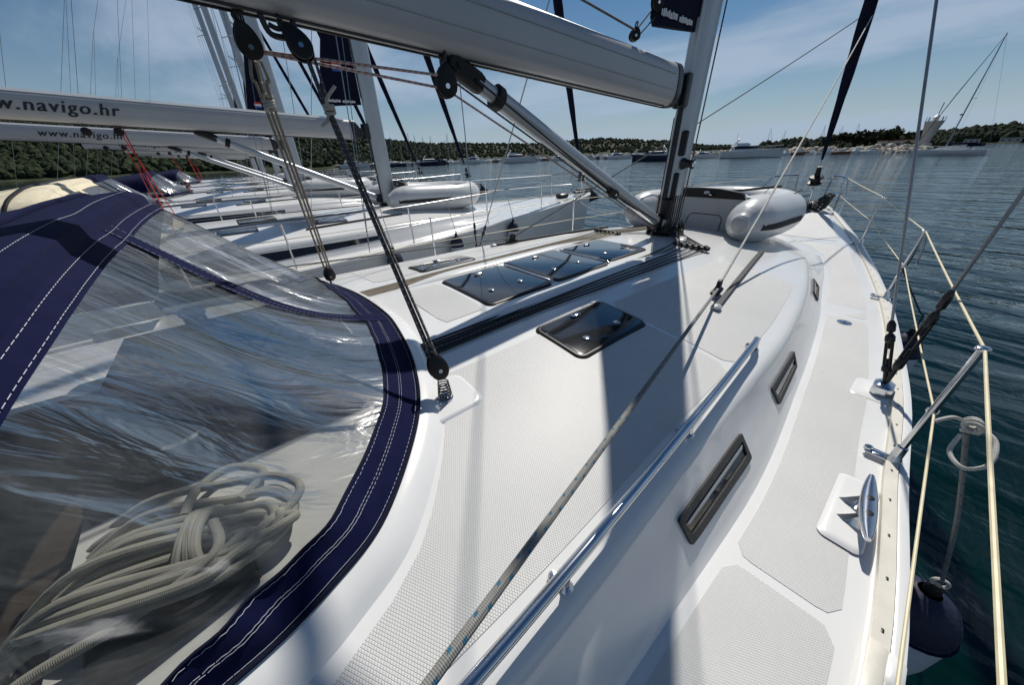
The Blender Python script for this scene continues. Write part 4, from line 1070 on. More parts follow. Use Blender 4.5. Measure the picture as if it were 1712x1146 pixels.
for k in range(9):
    j = lambda s: random.uniform(-s, s)
    L1, L2 = .15+j(.035), .50+j(.1); wdt = .030+.075*random.random(); base = C0+pe*j(.055)+Vector((0, 0, j(.03)))
    pts = []
    for t in np.linspace(0, 2*math.pi, 12, endpoint=False):
        c_, s_ = math.cos(t), math.sin(t)
        p = base + ax0*(-c_*L1 if c_ > 0 else -c_*L2) + pe*(s_*wdt*(1.15 if c_ > 0 else 1.5)+j(.008))
        d = max(0, (p-C0).dot(ax0)-.22); p.z += -1.0*d*d+j(.012)-(.35*d if p.x < -.62 else 0)
        p.z = max(p.z, roof_z(max(p.x, -.6), p.y)+.02) if p.x > -.62 else p.z
        pts.append(p)
    m.tube(smooth_path(pts, 6, True), .0125, 9, closed=True)
m.build('loops', M['coil'], coil)
m = MB()
for k in range(4):
    c = C0+ax0*(.02+.017*k)+Vector((0, 0, .0)); rr = .058
    m.tube([c+pe*(rr*1.35*math.cos(a))+Vector((0, 0, .05*math.sin(a)))+ax0*(.012*math.sin(a+k)) for a in np.linspace(0, 2*math.pi, 22, endpoint=False)], .0125, 9, closed=True)
m.tube(smooth_path([C0+Vector((0, 0, .05)), C0+pe*-.09+Vector((.02, 0, .03)), C0+pe*-.15+ax0*.12+Vector((0, 0, .0)), C0+pe*-.20+ax0*.30+Vector((0, 0, -.02)), C0+pe*-.26+ax0*.42+Vector((0, 0, -.1))], 8), .0125, 9)
m.build('wrapping_turns', M['coil'], coil)
m = MB()
m.tube(smooth_path([C0+pe*.10+ax0*-.02, C0+pe*.19+ax0*-.06+Vector((0, 0, .0)), C0+pe*.24+ax0*.04+Vector((0, 0, .01)), C0+pe*.17+ax0*.10+Vector((0, 0, .02)), C0+pe*.08+ax0*.1+Vector((0, 0, .02))], 8), .0125, 9)
m.build('top_loop', M['coil'], coil)

# ------------------------------------------------------------------ inflatable dinghy
def dinghy(label, tubem='pvcw', group=None):
    root = thing('inflatable_dinghy', (5.6, YC, 1.62), label, 'dinghy', group)
    hw, r = .655, .245
    half = [(4.14, hw, 1.895, .085), (4.19, hw, 1.895, .115), (4.30, hw, 1.895, .190), (4.45, hw, 1.895, .232), (4.65, hw, 1.89, r), (5.0, hw, 1.875, r), (5.4, hw, 1.86, r), (5.75, hw*.93, 1.85, r), (6.05, hw*.74, 1.85, r*.98), (6.25, hw*.42, 1.86, r*.95), (6.32, .0, 1.86, r*.94)]
    full = [(x, YC-y, z, q) for x, y, z, q in half]+[(x, YC+y, z, q) for x, y, z, q in half[:-1]][::-1]
    P = smooth_path([p[:3] for p in full], 4); rr = list(np.interp(np.linspace(0, len(full)-1, len(P)), range(len(full)), [p[3] for p in full]))
    tb = MB().tube(P, rr, 22).build('tube', M[tubem], root, ang=60)
    for s in (-1, 1):
        MB().lathe([(.080, 0), (.078, -.012), (.05, -.024), (0, -.026)], (4.14, YC+s*hw, 1.895), (1, 0, 0), 18).build('end_cap', M['pvc'], tb)
        rub = MB(); rub.loft([[Vector((x, YC+s*(hw+q*.985+dx), z-.05*0+dz)) for dx, dz in ((-.01, -.035), (.012, -.030), (.016, 0), (.012, .030), (-.01, .035))] for x, q, z in ((4.28, .17, 1.87), (4.45, .228, 1.865), (4.65, .245, 1.86), (5.0, .245, 1.85), (5.4, .245, 1.84))], closed=True, caps=True, flip=s < 0)
        rub.build('rubbing_strake', M['rubber'], tb)
        MB().tube(sag((4.75, YC+s*(hw+.05), 2.12), (5.9, YC+s*(hw+.05), 2.11), .03), .006, 6).build('grab_line', M['blackrope'], tb)
    # transom
    out = [(-.47, 1.64), (.47, 1.64), (.50, 1.80), (.50, 2.10), (.44, 2.155), (.2, 2.185), (0, 2.19), (-.2, 2.185), (-.44, 2.155), (-.50, 2.10), (-.50, 1.80)]
    t = MB().loft([[Vector((x, YC+y, z)) for y, z in out] for x in (4.62, 4.66)], caps=True, flip=True).build('transom', M['pvc'], root, ang=20)
    out2 = [(-.49, 2.085), (.49, 2.085), (.49, 2.108), (.44, 2.158), (.2, 2.19), (0, 2.196), (-.2, 2.19), (-.44, 2.158), (-.49, 2.108)]
    MB().loft([[Vector((x, YC+y, z)) for y, z in out2] for x in (4.612, 4.67)], caps=True, flip=True).build('transom_band', M['black'], t, ang=20)
    MB().lathe([(.034, 0), (.034, .003), (.0, .004)], (4.6115, YC-.06, 2.14), (-1, 0, 0), 20, sx=.7).build('emblem', M['wletter'], t)
    MB().torus((4.606, YC-.06, 2.14), (-1, 0, 0), .018, .004, 14, 5).build('emblem_ring', M['grey'], t)
    MB().tube([Vector((4.616, YC+y, z)) for y, z in [(-.30, 1.72), (-.30, 1.86), (-.26, 1.90), (.06, 1.90), (.10, 1.86), (.14, 1.72)]], .0045, 6).build('seam', M['dark'], t)
    fl = MB().grid([[Vector((x, YC+hw*u*k, 1.80-.16*(1-abs(u))*1+z)) for u in np.linspace(-1, 1, 9)] for x, k, z in ((4.64, 1, 0), (5.0, 1, 0), (5.5, .95, .0), (5.9, .75, .03), (6.2, .42, .06))], flip=True)
    fl.build('floor', M['pvc'], root)
    cv = MB().grid([[Vector((x, YC+hw*u*k, 2.05+.02*math.cos(u*9+x*4)+z-.04*(1-u*u))) for u in np.linspace(-1, 1, 15)] for x, k, z in ((4.68, 1.0, .06), (4.9, 1, .04), (5.2, 1, .02), (5.5, 1, 0), (5.8, .9, 0), (6.1, .62, -.02))], flip=True)
    cv.build('cover', M['pvc'], root)
    return root
dn = dinghy('grey and white inflatable dinghy lying on the near foredeck ahead of the mast')
q = MB().tube([(4.9, 1.75, 2.14), (5.75, 1.45, 2.15)], .016, 8); q.bbox((4.74, 1.81, 2.12), (.36, .13, .015), Matrix.Rotation(-.35, 3, 'Z'), b=.005)
tag(q.build('oar', M['black']), 'black oar lying across the grey cover of the foredeck dinghy', 'oar')

# ------------------------------------------------------------------ fenders
def fender(name, top, L, r, label, group=None, rope_to=None, cover=True, n=24):
    """top = eye of the fender, hangs straight down from it"""
    t = Vector(top); root = thing(name, (t.x, t.y, t.z-L), label, 'fender', group)
    prof = [(.018, 0), (.022, -.03), (.034, -.045), (r*.42, -.06), (r*.74, -.10), (r*.93, -.16), (r, -.23), (r*1.0, -L*.37)]
    if not cover: prof = prof
    MB().lathe([(p[0]*1.02, p[1]) for p in prof[2:]], t, n=n, caps=False).build('cover', M['fnavy' if cover else 'fwhite'], root)
    MB().lathe([(r, -L*.35), (r*1.0, -L+.20), (r*.93, -L+.12), (r*.7, -L+.05), (r*.35, -L+.01), (0, -L)], t, n=n, caps=False).build('body', M['fwhite'], root)
    MB().lathe([(.02, -.05), (.026, -.03), (.02, .0), (.012, .008)], t, n=12).build('neck', M['black'], root)
    MB().torus(t+Vector((0, 0, .02)), (1, .3, 0), .022, .006, 14, 6).build('eye', M['whiterope'], root)
    if cover: MB().torus(t-Vector((0, 0, L*.365)), (0, 0, 1), r*1.02, .006, n, 6).build('cover_hem', M['canvas'], root)
    return root
ftop = Vector((1.66, -.53, 1.09))
fender('fender', ftop, .60, .140, 'large navy topped white fender hanging beside the cleat on the near yacht')
knot = Vector((1.50, T1.y-.002, 1.925))
kp = at_y(1627, 712, T1.y-.003)
rope('fender_line', smooth_path([kp-Vector((0, 0, .03)), kp.lerp(ftop, .5)+Vector((.0, -.01, 0)), ftop+Vector((0, 0, .03))], 8), .0062, 'greyrope', 'grey line from the lifeline knot down to the large fender', n=9)
q = MB()
for k in range(4): q.torus(kp+Vector((.010*k-.015, 0, .004*math.sin(k*2))), (1, random.uniform(-.25, .25), random.uniform(-.25, .25)), .0155, .0058, 16, 8)
q.torus(kp+Vector((0, -.004, -.022)), (.5, .3, 1), .014, .0058, 14, 8)
q.tube(smooth_path([kp+Vector((.0, -.015, .0)), kp+Vector((-.03, -.045, -.012)), kp+Vector((-.09, -.05, -.05)), kp+Vector((-.10, -.02, -.085)), kp+Vector((-.06, .012, -.075)), kp+Vector((-.02, .01, -.03))], 8), .0055, 8)
q.tube(smooth_path([kp+Vector((.01, .015, 0)), kp+Vector((.0, .04, .004)), kp+Vector((-.02, .065, -.016))], 6), .0055, 8)
tag(q.build('rope_knot', M['whiterope']), 'white hitch with a loose loop tied round the starboard lifeline', 'knot')
f2 = at_z(1514, 548, 1.22); f2 = Vector((f2.x, f2.y-.05, 1.22))
fender('fender', f2, .60, .12, 'slim black topped fender hanging beyond the starboard shroud fitting')
rope('fender_line', smooth_path([f2+Vector((0, 0, .02)), f2+Vector((.03, .0, .12)), f2+Vector((.05, .04, .16))]+[Vector((4.35, .03, 1.66))], 6), .006, 'blackrope', 'black line from the slim fender up to the gate stanchion')

# ------------------------------------------------------------------ neighbouring yachts in the row
def text_mesh(name, body, size, mat, parent, loc, rot, shear=.0, extrude=.002, bold=0.):
    cu = bpy.data.curves.new(name, 'FONT'); cu.body = body; cu.size = size; cu.shear = shear; cu.extrude = extrude; cu.offset = bold
    cu.space_character = 1.16; cu.align_x = 'RIGHT'; cu.align_y = 'CENTER'; cu.resolution_u = 3
    tmp = bpy.data.objects.new(name+'_tmp', cu); COL.objects.link(tmp)
    dg = bpy.context.evaluated_depsgraph_get(); me = bpy.data.meshes.new_from_object(tmp.evaluated_get(dg))
    bpy.data.objects.remove(tmp); me.name = name
    mx = Matrix.Translation(loc) @ rot.to_4x4(); me.transform(mx)
    vs = [v.co.copy() for v in me.vertices]; fs = [tuple(p.vertices) for p in me.polygons]; mb_ = MB()
    for k_, dx_ in enumerate((-.0045, 0, .0045)): mb_.add([v+Vector((dx_, -.0006*k_, .0)) for v in vs], fs)
    bpy.data.meshes.remove(me); me = mb_.mesh(name, mat, smooth=False)
    o = bpy.data.objects.new(name, me); COL.objects.link(o); attach(o, parent); return o
def spreaders(mast):
    for z, l in ((6.8, 1.25), (10.2, 1.0), (13.4, .75)):
        for s in (-1, 1):
            MB().loft([[Vector((MX-.02-.42*t*l+dx*(1-.5*t), YC+s*(.08+t*l), z+.06*t+dz)) for dx, dz in ((-.06, 0), (0, .018), (.06, 0), (0, -.018))] for t in (0, 1)], caps=True, flip=s < 0).build('spreader', M['alu'], mast)
spreaders(mast)
def rig(root):
    mm = [(-.42, 6.8, 1.33), (-.36, 10.2, 1.08)]
    for s in (-1, 1):
        b = Vector((2.63, YC+s*2.11, 1.36)); tip = Vector((MX-.55, YC+s*1.33, 6.86)); tip2 = Vector((MX-.44, YC+s*1.08, 10.26))
        MB().tube([b, tip, tip2, (MX, YC+s*.1, 16)], .0065, 5).build('shroud', M['wire'], root)
        MB().tube([b, (MX-.05, YC+s*.09, 6.6)], .0055, 5).build('shroud', M['wire'], root)
        MB().tube([(-4.3, YC+s*1.5, 1.3), (-1.0, YC+s*.05, 8.5)], .006, 5).build('backstay', M['wire'], root)
    MB().tube([(-1.0, YC, 8.5), (MX-.1, YC, 17)], .006, 5).build('backstay', M['wire'], root)
    MB().tube([(-1.6, YC, BOT(-1.6)+.3), (MX-.1, YC, 17)], .005, 5).build('topping_lift', M['blackrope'], root)
N1_OFF = Vector((-1.12, 5.55, 0))
nb = thing('sailing_yacht', (3.87, YC, 0), 'white sailing yacht moored next to the near one, dark cabin windows and lettered boom', 'sailing yacht', 'charter yachts moored side by side')
yacht_base(nb)
nmast, nboom, nvang = mast_boom(nb); spreaders(nmast); rig(nb); forestay(nb, 'canvasd')
# starboard side of the boom carries the lettering, reading from aft to forward
slope = math.atan(.051)
rot = Matrix.Rotation(slope, 3, 'Y') @ Matrix.Rotation(math.pi/2, 3, 'X')
tx = at_y(194, 181, 7.40).x-N1_OFF.x          # forward end of the lettering
text_mesh('lettering', 'www.navigo.hr', .185, M['letter'], nboom, Vector((tx, YC-.1025, BOT(tx)+.165)), rot, shear=.30, bold=.0)
MB().loft([[Vector((x, YC+y, BOT(x)+.315+z)) for y, z in ((-.07, -.02), (-.05, .012), (.05, .012), (.07, -.02))] for x in (3.3, 0, -1.6)], caps=True).build('boom_top_cap', M['white'], nboom)
# long dark cabin windows
for s in (-1, 1):
    rows = []
    for x in np.linspace(.25, 3.0, 20):
        k = (x-.25)/2.75; t0, t1 = lerp(.18, .40, k), lerp(.97, .78, k)
        pr_ = [side_pt(x, t, .006) for t in (t0, (t0+t1)/2, t1)]
        rows.append([Vector((p.x, p.y if s < 0 else 2*YC-p.y, p.z)) for p in pr_])
    MB().grid(rows, flip=s > 0).build('cabin_window', M['glass'], nb)
for s in (-1, 1): pulpit(nb, s)
for s in (-1, 1):
    tops = []
    for x in (-2.8, -.5, 1.6, 3.4, 5.2, 7.2):
        b = Vector((x, YC+s*(HB(x)-.08), ZS(x)+.02)); t = b+Vector((0, 0, .6)); tops.append(t)
        MB().tube([b, t], .0125, 8).build('stanchion', M['steel'], nb)
    tops.append(Vector((9.33, YC+s*.6, 2.05)))
    for z in (0, -.3):
        MB().tube([q+Vector((0, 0, z)) for q in tops], .005, 5).build('lifeline', M['wire'], nb)
for x0, x1, y0, y1 in ((1.2, 1.75, 1.62, 2.28), (4.2, 4.75, 1.65, 2.25), (.9, 1.4, .95, 1.3), (2.2, 2.7, .9, 1.25)):
    hatch(x0, x1, y0, y1, root=nb, hinges=False)
for s in (-1, 1):
    a, b = Vector((3.7, YC+s*1.0, 0)), Vector((2.0, YC+s*1.25, 0)); m = MB()
    m.loft([[Vector((lerp(a.x, b.x, t), lerp(a.y, b.y, t)+dy, roof_z(lerp(a.x, b.x, t), lerp(a.y, b.y, t))+dz)) for dy, dz in ((-.018, 0), (-.018, .025), (.018, .025), (.018, 0))] for t in np.linspace(0, 1, 8)], caps=True)
    m.build('genoa_track', M['dark'], nb)
    w = MB(); w.lathe([(.08, 0), (.08, .03), (.055, .05), (.055, .12), (.075, .14), (.07, .16), (.02, .165)], (-.1, YC+s*1.0, roof_z(-.1, YC+s*1.0)), n=18); w.build('winch', M['dark'], nb)
m = MB().bbox((9.1, YC-.1, 1.52), (.36, .24, .12), b=.03).build('anchor_windlass', M['dark'], nb)
m = MB(); m.bbox((10.3, YC+.12, 1.53), (.8, .12, .06), b=.01); m.tube([(10.0, YC+.12, 1.6), (10.7, YC+.12, 1.6), (10.9, YC+.12, 1.35)], .03, 8); m.add([(10.75, YC+.12, 1.55), (10.98, YC-.12, 1.30), (10.6, YC+.12, 1.15), (10.98, YC+.36, 1.30)], [(0, 1, 2), (0, 2, 3), (0, 3, 1), (1, 3, 2)])
m.build('anchor', M['dark'], nb)
for k in range(4):
    y = .42+.02*k; m = MB().tube([Vector((x, YC-y-.02*x*.1, roof_z(x, YC-y)+.007)) for x in np.linspace(3.5, -.4, 9)], .006, 6); m.build('halyard', M[('tanrope', 'whiterope', 'redrope', 'tanrope')[k]], nb)
m = MB()
for sx in (0, .05): m.tube([(.35+sx, YC, BOT(.35)), (.42+sx, YC+(-.9 if sx else .9), 1.8)], .007, 6)
m.build('mainsheet', M['redline'], nb)
for dx in (-.35, -.05):
    MB().lathe([(.03, -.02), (.05, -.012), (.05, .012), (.03, .02)], (.4+dx, YC-.03, BOT(.3)-.07), (0, 1, 0), 14).build('boom_block', M['black'], nb)
sail_clew(nmast, flag=True)
# copies further along the row keep the parts they can still show
ROW = [((-1.75, 11.1, 0), 'second white yacht along the row, its boom lettered above a blue sprayhood'),
       ((-1.25, 16.6, 0), 'third white yacht along the row with a dark blue sprayhood'),
       ((-.95, 22.1, 0), 'fourth white yacht along the row, only its mast and cabin top showing'),
       ((-1.1, 27.6, 0), 'fifth white yacht along the row behind a crowd of rigging'),
       ((-1.0, 33.2, 0), 'outermost white yacht of the row below the wooded hill')]
far_row = []
for off, lab in ROW:
    far_row.append(copy_tree(nb, off, lab, 'charter yachts moored side by side', skip=('cockpit_well',)))
nb.location = Vector(nb.location)+N1_OFF
# covers on the booms of two of them
def boom_cover(off, mat, label):
    rings = []
    for x in np.linspace(3.2, -1.5, 16):
        c = Vector((x, YC, BOT(x)+.26+.06*math.sin(x*2.1))); h = .19+.05*(x+1.5)/4.7; rings.append([c+Vector((0, .15*math.cos(a)*(1+.1*math.sin(5*a+x*3)), h*math.sin(a))) for a in np.linspace(0, 2*math.pi, 14, endpoint=False)])
    o = MB().loft(rings, caps=True).build('boom_cover', M[mat]); o.location = off; return tag(o, label, 'sail cover')
boom_cover(ROW[2][0], 'pvc', 'pale grey sail cover on the boom of the fourth yacht')

sh2 = thing('sprayhood', (0, YC, 1.75), 'cream sprayhood with black edging on the neighbouring yacht', 'sprayhood')
sprayhood(sh2, 'cream', 'black', stitch=False)
ed = MB()
ed.tube([bow(i, 3)+Vector((0, 0, .010)) for i in range(24, 116, 2)]+[bow(115, 1), bow(115, 0)]+[SH(115, v, .010) for v in np.linspace(.97, .03, 14)], .018, 6)
ed.build('edging', M['black'], sh2)
sh2.location = Vector(sh2.location)+N1_OFF
sh3 = thing('sprayhood', (0, YC, 1.75), 'dark blue sprayhood raised on the third yacht along the row', 'sprayhood')
sprayhood(sh3, 'canvas', 'black', stitch=False)
base3 = Vector(sh3.location); sh3.location = base3+Vector(ROW[1][0])
copy_tree(sh3, Vector(ROW[0][0])-Vector(ROW[1][0]), 'dark blue sprayhood raised on the second yacht along the row')
copy_tree(sh3, Vector(ROW[3][0])-Vector(ROW[1][0]), 'dark blue sprayhood raised on the fifth yacht along the row')
# rolled bimini behind the cream sprayhood
q = MB()
q.tube([Vector((-1.75, YC-1.1+2.2*t, 2.62+.10*math.sin(math.pi*t))) for t in np.linspace(0, 1, 16)], .16, 14)
bim = tag(q.build('bimini_roll', M['brown']), 'rolled brown bimini with a tan rim behind the cream sprayhood', 'bimini')
rimm = MB()
for t in (0.004, .35, .7): c = Vector((-1.75, YC-1.1+2.2*t, 2.62+.10*math.sin(math.pi*t))); rimm.torus(c, (0, 1, .1), .165, .018, 22, 8)
rimm.build('rim', M['cream'], bim)
bim.location = N1_OFF
# dinghy and fenders of the neighbouring yacht
d2 = copy_tree(dn, (-1.65, 5.55, .02), 'white inflatable dinghy with dark stripe on the neighbouring yacht ahead of its mast')
for k, (px, py, lab) in enumerate(((770, 385, 'navy topped fender hanging amidships on the neighbouring yacht'), (868, 362, 'navy topped fender hanging near the bow of the neighbouring yacht'), (690, 420, 'navy topped fender hanging by the long cabin window of the neighbouring yacht'))):
    p = at_z(px, py, 1.5); x = p.x-N1_OFF.x; e = Vector((p.x, YC-HB(x)-.14+N1_OFF.y, 1.42))
    fender('fender', e, .6, .12, lab, None, n=16)
    rope('fender_line', [e+Vector((0, 0, .02)), Vector((p.x, e.y+.2, 1.95))], .006, 'whiterope', 'white line holding the '+['midship', 'bow', 'aft'][k]+' fender of the neighbouring yacht', n=6)
for off, lab in (((-2.3, 11.1, .02), 'white inflatable dinghy on the foredeck of the second yacht along the row'), ((-1.5, 22.1, .02), 'white inflatable dinghy on the foredeck of the fourth yacht along the row')):
    copy_tree(dn, off, lab)
# mooring lines from the neighbour's bow
rope('mooring_line', sag((8.3, 7.2, 1.5), (6.9, 4.3, 1.5), .25), .010, 'whiterope', 'white mooring line slung between the two bows')

# ------------------------------------------------------------------ far shore
def hy(px): return 289.6-.0331*px                     # horizon row of the photograph
def place(px, dist, z=0.):
    d = ray(px, hy(px)); d.z = 0; d.normalize(); return Vector((d.x*dist, d.y*dist, z))
def top_z(px, py, dist): d = ray(px, py); return CAM_H+d.z/math.hypot(d.x, d.y)*dist
def foliage_mat(name, c0, c1):
    m, nt, b = new_mat(name); b.inputs['Roughness'].default_value = .9; b.inputs['Specular IOR Level'].default_value = .1
    t = nt.nodes.new('ShaderNodeTexCoord'); n = nt.nodes.new('ShaderNodeTexNoise'); n.inputs['Scale'].default_value = .35; n.inputs['Detail'].default_value = 8
    nt.links.new(t.outputs['Object'], n.inputs['Vector']); g = nt.nodes.new('ShaderNodeMix'); g.data_type = 'RGBA'
    mr = nt.nodes.new('ShaderNodeMapRange'); mr.inputs['From Min'].default_value = .35; mr.inputs['From Max'].default_value = .65; nt.links.new(n.outputs[0], mr.inputs[0])
    g.inputs['A'].default_value = (*c0, 1); g.inputs['B'].default_value = (*c1, 1); nt.links.new(mr.outputs[0], g.inputs['Factor']); nt.links.new(g.outputs['Result'], b.inputs['Base Color']); return m
M['wood'] = foliage_mat('woodland', (.012, .020, .010), (.036, .048, .023))
M['ground'] = foliage_mat('dry_ground', (.020, .028, .014), (.05, .055, .03))
M['rock'] = pr('breakwater_rock', (.42, .38, .32), .9, var=(.8, .45))
M['quay'] = pr('quay_stone', (.22, .20, .18), .9, var=(.4, .3))
M['rust'] = pr('rusty_brown', (.20, .10, .06), .8, var=(1, .3))
M['concrete'] = pr('pale_concrete', (.42, .41, .38), .8, var=(.5, .15))
M['bark'] = pr('bark', (.08, .06, .04), .9)
def terrain(name, pts, r0, rr, r1, zbase=.3, nr=12, rough=.06, label=None, seed=1):
    """ridge seen at pixels pts; shore at r0, ridge at rr, back at r1"""
    g = np.random.default_rng(seed); xs = np.array([p[0] for p in pts]); ys = np.array([p[1] for p in pts])
    px = np.linspace(xs[0], xs[-1], 90); rows = []
    ph = g.uniform(0, 6, 6)
    for q in px:
        zr = top_z(q, float(np.interp(q, xs, ys)), rr); row = []
        for k in range(nr+1):
            t = k/nr; r = lerp(r0, rr, t/.7) if t < .7 else lerp(rr, r1, (t-.7)/.3)
            s = t/.7 if t < .7 else 1-.8*((t-.7)/.3); s = max(s, 0); s = s*s*(3-2*s)
            h = zbase-1.5*(k == 0)+(zr-zbase)*s
            h += (zr*rough)*s*(math.sin(q*.05+ph[0]+t*5)+.6*math.sin(q*.13+ph[1]-t*9)+.4*math.sin(q*.31+ph[2]))*.5
            row.append(place(q, r, h))
        rows.append(row)
    o = MB().grid(rows).build(name, M['ground']); return tag(o, label, 'hill', kind='structure'), rows
def wood(name, rows, label, n, size, seed, lo=0):
    """leafy clumps over a terrain: far-off wood that reads as one mass"""
    g = np.random.default_rng(seed); mb = MB()
    for _ in range(n):
        i = int(g.integers(0, len(rows)-1)); k = int(g.integers(lo, len(rows[0])-2)); f, h = g.random(2)
        p = rows[i][k].lerp(rows[i+1][k], f).lerp(rows[i][k+1].lerp(rows[i+1][k+1], f), h)
        if p.z < .6: continue
        r = size*g.uniform(.5, 1.25); c = p+Vector((0, 0, r*.5)); rings = []
        for a, (rad, hh) in enumerate(((.75, -.6), (1.0, -.05), (.85, .45), (.45, .85), (.08, 1.05))):
            rings.append([c+Vector((math.cos(t)*rad*r*g.uniform(.75, 1.2), math.sin(t)*rad*r*g.uniform(.75, 1.2), hh*r*g.uniform(.8, 1.15))) for t in np.linspace(0, 2*math.pi, 7, endpoint=False)])
        mb.loft(rings, caps=True)
    o = mb.build(name, M['wood'], smooth=False); return tag(o, label, 'woodland', kind='stuff')
_, t1 = terrain('hill', [(-260, 196), (0, 196), (150, 199), (300, 204), (420, 214), (520, 224), (620, 233), (720, 246), (760, 252)], 190, 420, 640, seed=3)
wood('woodland', t1, 'dark green wood covering the hillside behind the moored yachts', 6500, 1.9, 5)
_, t2 = terrain('hill', [(560, 242), (640, 239), (700, 243), (800, 241), (880, 243), (960, 236), (1010, 234), (1080, 236), (1130, 240), (1180, 245), (1260, 247)], 900, 1500, 2200, seed=9)
wood('woodland', t2, 'far bluish wooded ridge across the bay', 3600, 4.2, 6)
_, t3 = terrain('headland', [(1270, 247), (1330, 240), (1400, 235), (1440, 232), (1480, 231), (1530, 236), (1570, 236), (1590, 238)], 190, 235, 300, seed=4, zbase=.8)
wood('woodland', t3, 'low scrub on the headland behind the breakwater', 420, 1.6, 8)
_, t4 = terrain('headland', [(1545, 232), (1590, 229), (1640, 225), (1680, 220), (1712, 219), (1800, 216), (1900, 214)], 560, 640, 800, seed=5, zbase=.8)
wood('woodland', t4, 'dark trees on the far headland behind the lone sailing boat', 500, 5.0, 9)
# quay and breakwater
rows = []
for q in np.linspace(560, 1130, 40):
    rows.append([place(q, 196, -.5), place(q, 196, 1.1), place(q, 197, 1.25), place(q, 206, 1.3)])
tag(MB().grid(rows).build('quay', M['quay']), 'low dark stone quay across the water', 'quay', kind='structure')
mb = MB(); g = np.random.default_rng(31)
for _ in range(900):
    q = g.uniform(1150, 1560); d = g.uniform(172, 186); h = max(0, 1.9-abs(d-180)*.28)*g.uniform(.5, 1.1); r = g.uniform(.5, 1.3); c = place(q, d, h)
    mb.loft([[c+Vector((math.cos(t)*a*r*g.uniform(.7, 1.3), math.sin(t)*a*r*g.uniform(.7, 1.3), z*r*g.uniform(.7, 1.2))) for t in np.linspace(0, 2*math.pi, 6, endpoint=False)] for a, z in ((.8, -.5), (1, 0), (.6, .5))], caps=True)
tag(mb.build('breakwater_rocks', M['rock'], smooth=False), 'pale boulders heaped along the breakwater', 'rocks', kind='stuff')
rows = [[place(q, 170, -1), place(q, 178, 1.0), place(q, 186, 1.0), place(q, 194, .6)] for q in np.linspace(1140, 1565, 30)]
tag(MB().grid(rows).build('breakwater', M['quay']), 'long low breakwater under the boulders', 'breakwater', kind='structure')
# pale buildings along the breakwater
for px, d, w, h, lab in ((1345, 205, 9, 3.2, 'low white shed with a dark doorway on the breakwater'), (1505, 198, 12, 2.6, 'long pale store behind the breakwater boulders'), (1690, 552, 12, 3, 'white house at the far end of the wooded headland'), (1625, 556, 10, 3, 'pale flat roofed house among far headland trees')):
    c = place(px, d, .8); yaw_ = math.atan2(c.y, c.x)+math.pi/2; rt_ = Matrix.Rotation(yaw_, 3, 'Z')
    hs = thing('house', c, lab, 'building'); MB().box(c+Vector((0, 0, h/2)), (w, 6, h), rt_).build('wall', M['concrete'], hs, smooth=False)
    MB().box(c+Vector((0, 0, h+.15)), (w+.6, 6.6, .3), rt_).build('roof', M['rust'] if d < 300 else M['concrete'], hs, smooth=False)
    for k in (-.3, .05, .35): MB().box(c+rt_ @ Vector((w*k, 3.0, h*.5)), (w*.1, .12, h*.45), rt_).build('window', M['darkglass'], hs, smooth=False)
# flared tower with a lantern
tp = place(1545, 190, .8)
tw = thing('harbour_tower', tp, 'pale flared concrete tower with a small lantern on the breakwater', 'tower')
htop = top_z(1545, 208, 190)
MB().lathe([(1.3, 0), (1.25, htop*.35), (1.4, htop*.5), (2.2, htop*.96), (2.3, htop), (2.0, htop), (1.9, htop-.5)], tp, n=20).build('shaft', M['concrete'], tw, ang=25)
MB().lathe([(.7, 0), (.7, 1.2), (.95, 1.3), (.15, 2.0)], tp+Vector((0, 0, htop-.2)), n=14).build('lantern', M['white'], tw, ang=25)
MB().tube([tp+Vector((0, 0, htop+2)), tp+Vector((0, 0, htop+5))], .12, 6).build('mast', M['dark'], tw)
for k in range(8):
    a = k*math.pi/4; MB().tube([tp+Vector((2.1*math.cos(a), 2.1*math.sin(a), htop)), tp+Vector((2.1*math.cos(a), 2.1*math.sin(a), htop+1.1))], .08, 5).build('railing_post', M['dark'], tw)
# trees that stand out on the headland
def tree(px, d, h, w, label):
    c = place(px, d, .9); root = thing('pine_tree', c, label, 'tree'); g = np.random.default_rng(int(px))
    t = MB(); t.tube([c, c+Vector((.1, 0, h*.35)), c+Vector((.2, .1, h*.7))], [h*.035, h*.028, h*.012], 7)
    for k in range(5):
        a = k*1.3; t.tube([c+Vector((.1, 0, h*(.3+.07*k))), c+Vector((w*.35*math.cos(a), w*.35*math.sin(a), h*(.5+.07*k)))], [h*.014, h*.005], 5)
    t.build('trunk', M['bark'], root); cr = MB()
    for _ in range(60):
        u = g.normal(size=3); u /= np.linalg.norm(u); rr_ = g.random()**.4; q = c+Vector((u[0]*w*.5*rr_, u[1]*w*.5*rr_, h*.66+u[2]*h*.33*rr_))
        for _k in range(7):
            o = Vector(g.normal(size=3)*w*.055)+q; n1 = Vector(g.normal(size=3)).normalized()*w*.055; n2 = Vector(g.normal(size=3)).normalized()*w*.055
            cr.add([o-n1-n2, o+n1-n2, o+n1+n2, o-n1+n2], [(0, 1, 2, 3)])
    cr.build('crown', M['wood'], root, smooth=False)
for px, d, h, w, lab in ((1484, 196, 6.8, 6, 'tall dark pine standing alone on the headland'), (1470, 200, 6.0, 9, 'broad dark pine left under the tall one on the headland'), (1440, 204, 6, 9, 'round dark tree on the headland above the pale boulders'), (1404, 206, 5.5, 8, 'small dark tree at the low end of the headland'), (1530, 200, 5, 8, 'dark bushy tree at the foot of the pale tower')):
    tree(px, d, h, w, lab.replace(' left', ''))

